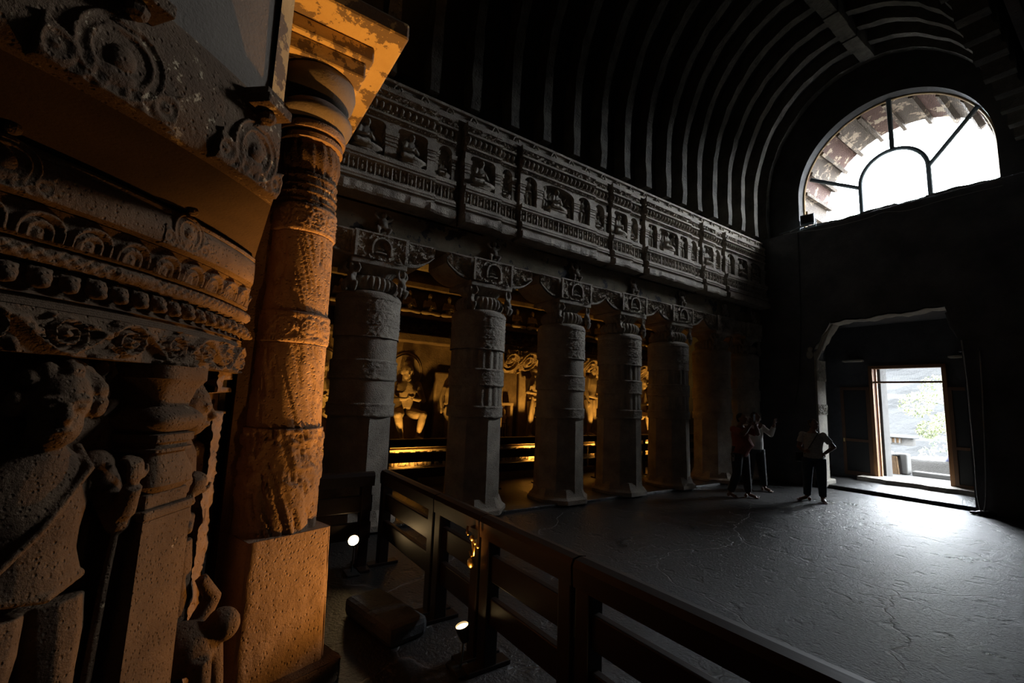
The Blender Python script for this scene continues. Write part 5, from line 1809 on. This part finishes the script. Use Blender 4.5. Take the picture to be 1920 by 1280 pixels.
MJ = dict(pel=(0, 0, 0.90), che=(0, 0.0, 1.26), nek=(0, 0.02, 1.42), hed=(0, 0.06, 1.555), face=(0, 1, 0.22),
          sl=(-0.195, 0, 1.34), el=(-0.235, 0.24, 1.27), wl=(-0.075, 0.29, 1.46), dl=(0.05, 0.1, 1), ul=(-0.5, 0.6, 0),
          sr=(0.195, 0, 1.34), er=(0.235, 0.24, 1.27), wr=(0.075, 0.29, 1.46), dr=(-0.05, 0.1, 1), ur=(0.5, 0.6, 0),
          hl=(-0.10, 0, 0.86), kl=(-0.12, 0.04, 0.47), al=(-0.14, 0.06, 0.08), tl=(-0.22, 0.30, 0.02),
          hr=(0.10, 0, 0.86), kr=(0.12, 0.0, 0.47), ar=(0.15, -0.14, 0.08), tr=(0.21, 0.10, 0.02))
person('barefoot man in a loose maroon shirt raising a phone to his face', MJ, (-4.93, 8.97, 0), math.radians(-95), 0.985, M_RED, M_TROUS, 1.1, 0.16, -0.34, 0.85)
tag(ob('phone', MB().box(-0.005, 0.005, -0.04, 0.04, -0.08, 0.08, 0.004), M_STEEL, None, (-4.62, 8.95, 1.56), 0.0), 'black phone held up by the man in the maroon shirt', 'phone')
kb = empty('key_bunch', 'small bunch of keys hanging at the waist of the man in the maroon shirt', 'keys', (-4.95, 8.74, 0.80))
ob('ring', MB().tube([(0.03 * math.cos(t), 0, 0.03 * math.sin(t)) for t in np.linspace(0, 2 * PI, 17)], 0.005, 6), M_GREY, kb)
ob('keys', MB().box(-0.012, 0.0, -0.004, 0.004, -0.10, -0.02).box(0.008, 0.024, -0.004, 0.004, -0.09, -0.02), M_GREY, kb)
NJ = dict(MJ)
NJ.update(face=(-0.25, 1, 0.35), el=(-0.26, 0.17, 1.20), wl=(-0.28, 0.27, 1.43), dl=(-0.03, 0.05, 1), ul=(0.1, -1, 0), er=(0.24, 0.16, 1.18), wr=(0.12, 0.32, 1.32), dr=(-0.2, 0.4, 1),
          al=(-0.13, 0.08, 0.08), tl=(-0.2, 0.33, 0.02), ar=(0.14, -0.08, 0.08), tr=(0.2, 0.16, 0.02))
person('barefoot man in a white long-sleeved shirt lifting one open hand, nearer the porch', NJ, (-5.20, 10.07, 0), math.radians(-118), 1.0, M_WHITE, M_TROUS, 1.0, 0.05, -0.24, 1.72)
OJ = dict(STAND)
OJ.update(wr=(0.26, 0.12, 0.84))
po = person('person in a pale blue shirt partly hidden by the right edge of the doorway outside', OJ, (-3.50, 17.6, -0.72), math.radians(150), 0.98, M_LILAC, M_DENIM, 1.0, 0.02, -0.2, 0.8)

# ================================================================== OUTSIDE THE DOOR
tr_ = struct(ob('terrace_ground', MB().box(-9, 3, 14.6, 16.35, -0.4, 0.10).box(-9, 3, 16.3, 18.5, -1.2, -0.72), M_PAVE))
tag(ob('brown_outcrop', rough_block(0.40, 0.26, 0.10, 0.58, 9, 0.92), M_BROWN, None, (-4.76, 16.2, 0), 0.05, smooth=True, sharp=40), 'lit brown rock stump with a broken pale top just outside the doorway', 'rock')
mb = MB()
for i in range(7):
    mb.ell((-5.0 + i * 0.10, 16.2, 0.69 + 0.03 * math.sin(i * 2.2) - 0.014 * i), (0.10, 0.25, 0.055), 8, 6)
mb.box(-4.33, -4.17, 16.02, 16.38, 0.1, 0.66, 0.03)
tag(ob('broken_cap', solid(mb, 'broken_cap', 0.02, 2), M_PAVE), 'broken pale masonry cap on the brown rock stump', 'masonry')
tag(ob('parapet_kerb', MB().box(-4.1, -2.5, 16.05, 16.34, 0.09, 0.22, 0.03), M_PAVE), 'low pale kerb across the doorway view', 'kerb')
mb = MB()
u, v = np.meshgrid(np.linspace(-4.6, -2.4, 60), np.linspace(17.3, 19.5, 40), indexing='ij')
mb.grid(np.stack([u, v, 0.0 + 0.42 * ss(17.3, 17.6, v) + 0.05 * fbm(u * 6, v * 6, 3)], -1))
tag(ob('pebble_bank', mb, M_PEBB, smooth=True), 'bank of pebbly earth beyond the kerb', 'bank')['kind'] = 'structure'
# facing cliff across the gorge
u, v = np.meshgrid(np.linspace(-80, 50, 110), np.linspace(0, 1, 60), indexing='ij')
zz = -14 + 31 * v
yy = 52 + 14 * v + 1.5 * fbm(u * 0.12, v * 6, 4) + 0.4 * np.floor(v * 7) + 0.8 * fbm(u * 0.5, v * 20, 5)
cf = struct(ob('hill_cliff', MB().grid(np.stack([u, yy, zz], -1)), M_CLIFF))
cf['label'] = 'hazy grey cliff across the gorge'
u, v = np.meshgrid(np.linspace(-80, 50, 30), np.linspace(18.4, 54, 30), indexing='ij')
struct(ob('gorge_ground', MB().grid(np.stack([u, v, -3.5 - 9 * ss(20, 45, v) + 0.8 * fbm(u * 0.3, v * 0.3, 2)], -1)), M_PEBB))
cvf = empty('cave_facade', 'small pillared cave front far across the gorge', 'facade', (-14.3, 52.0, -0.72))
cvf.scale = (0.34, 0.5, 0.24)
ob('wall', MB().box(-2.6, 3.4, 0.6, 2.5, -1.4, 2.0, 0.1), M_PAVE, cvf)
ob('recess', MB().box(-1.7, 1.1, 0.4, 0.62, -0.5, 1.3), M_BROWN, cvf)
ob('eave', MB().box(-2.8, 4.6, -0.6, 1.2, 1.4, 1.75, 0.1), M_CLIFF, cvf)
for x in (-1.7, -0.8, 0.1, 1.0):
    ob('pillar', MB().lathe([(0.24, -0.6), (0.2, -0.5), (0.17, 1.1), (0.26, 1.4)], 10, (x, 0.1)), M_PAVE, cvf)


def tree(name, label, loc, h, R, n, mat, trunk=True):
    t = empty(name, label, 'tree' if trunk else 'bush', loc)
    r = random.Random(hash(label) % 1000 if False else int(R * 100))
    V, F = [], []
    for i in range(n):
        a, b, q = r.uniform(0, 2 * PI), r.uniform(-1, 1), r.uniform(0.35, 1) ** 0.5
        k = i % 7
        oc = Vector((0.75 * R * math.cos(k * 2.4), 0.5 * R * math.sin(k * 2.4), 0.28 * R * (k - 3)))
        rr = R * (0.30 + 0.05 * k)
        c = oc + Vector((rr * q * math.cos(a) * math.sqrt(1 - b * b), rr * q * math.sin(a) * math.sqrt(1 - b * b), h + rr * 0.9 * q * b))
        d = Vector((r.uniform(-1, 1), r.uniform(-1, 1), r.uniform(-1, 1))).normalized()
        e = d.orthogonal().normalized()
        s = R * r.uniform(0.05, 0.10) * (0.62 if n > 3000 else 1.0)
        k = len(V)
        V += [tuple(c - d * s), tuple(c + e * s * 0.5), tuple(c + d * s), tuple(c - e * s * 0.5)]
        F.append((k, k + 1, k + 2, k + 3))
    ob('foliage', MB().add(V, F), mat, t, kind='stuff')
    if trunk:
        ob('trunk', MB().tube([(0, 0, -2), (0.1, 0, h * 0.4), (0, 0.1, h)], [0.2, 0.14, 0.08], 8).tube([(0.05, 0, h * 0.5), (0.6, 0.1, h + 0.3)], [0.1, 0.05], 6), M_BARK, t)
    return t


tree('leafy_tree', 'yellow-green leafy tree beyond the doorway at its right', (-6.2, 30.0, -2.2), 4.0, 1.45, 3600, M_LEAF)
tree('round_bush', 'soft green bush low in the doorway below the leafy tree', (-4.75, 22.5, -0.4), 0.55, 0.62, 700, M_LEAF2, False)
tree('cliff_bush', 'pale bush high on the far cliff near the top of the doorway', (-17.6, 54.0, 5.0), 1.0, 1.6, 500, M_LEAF2, False)
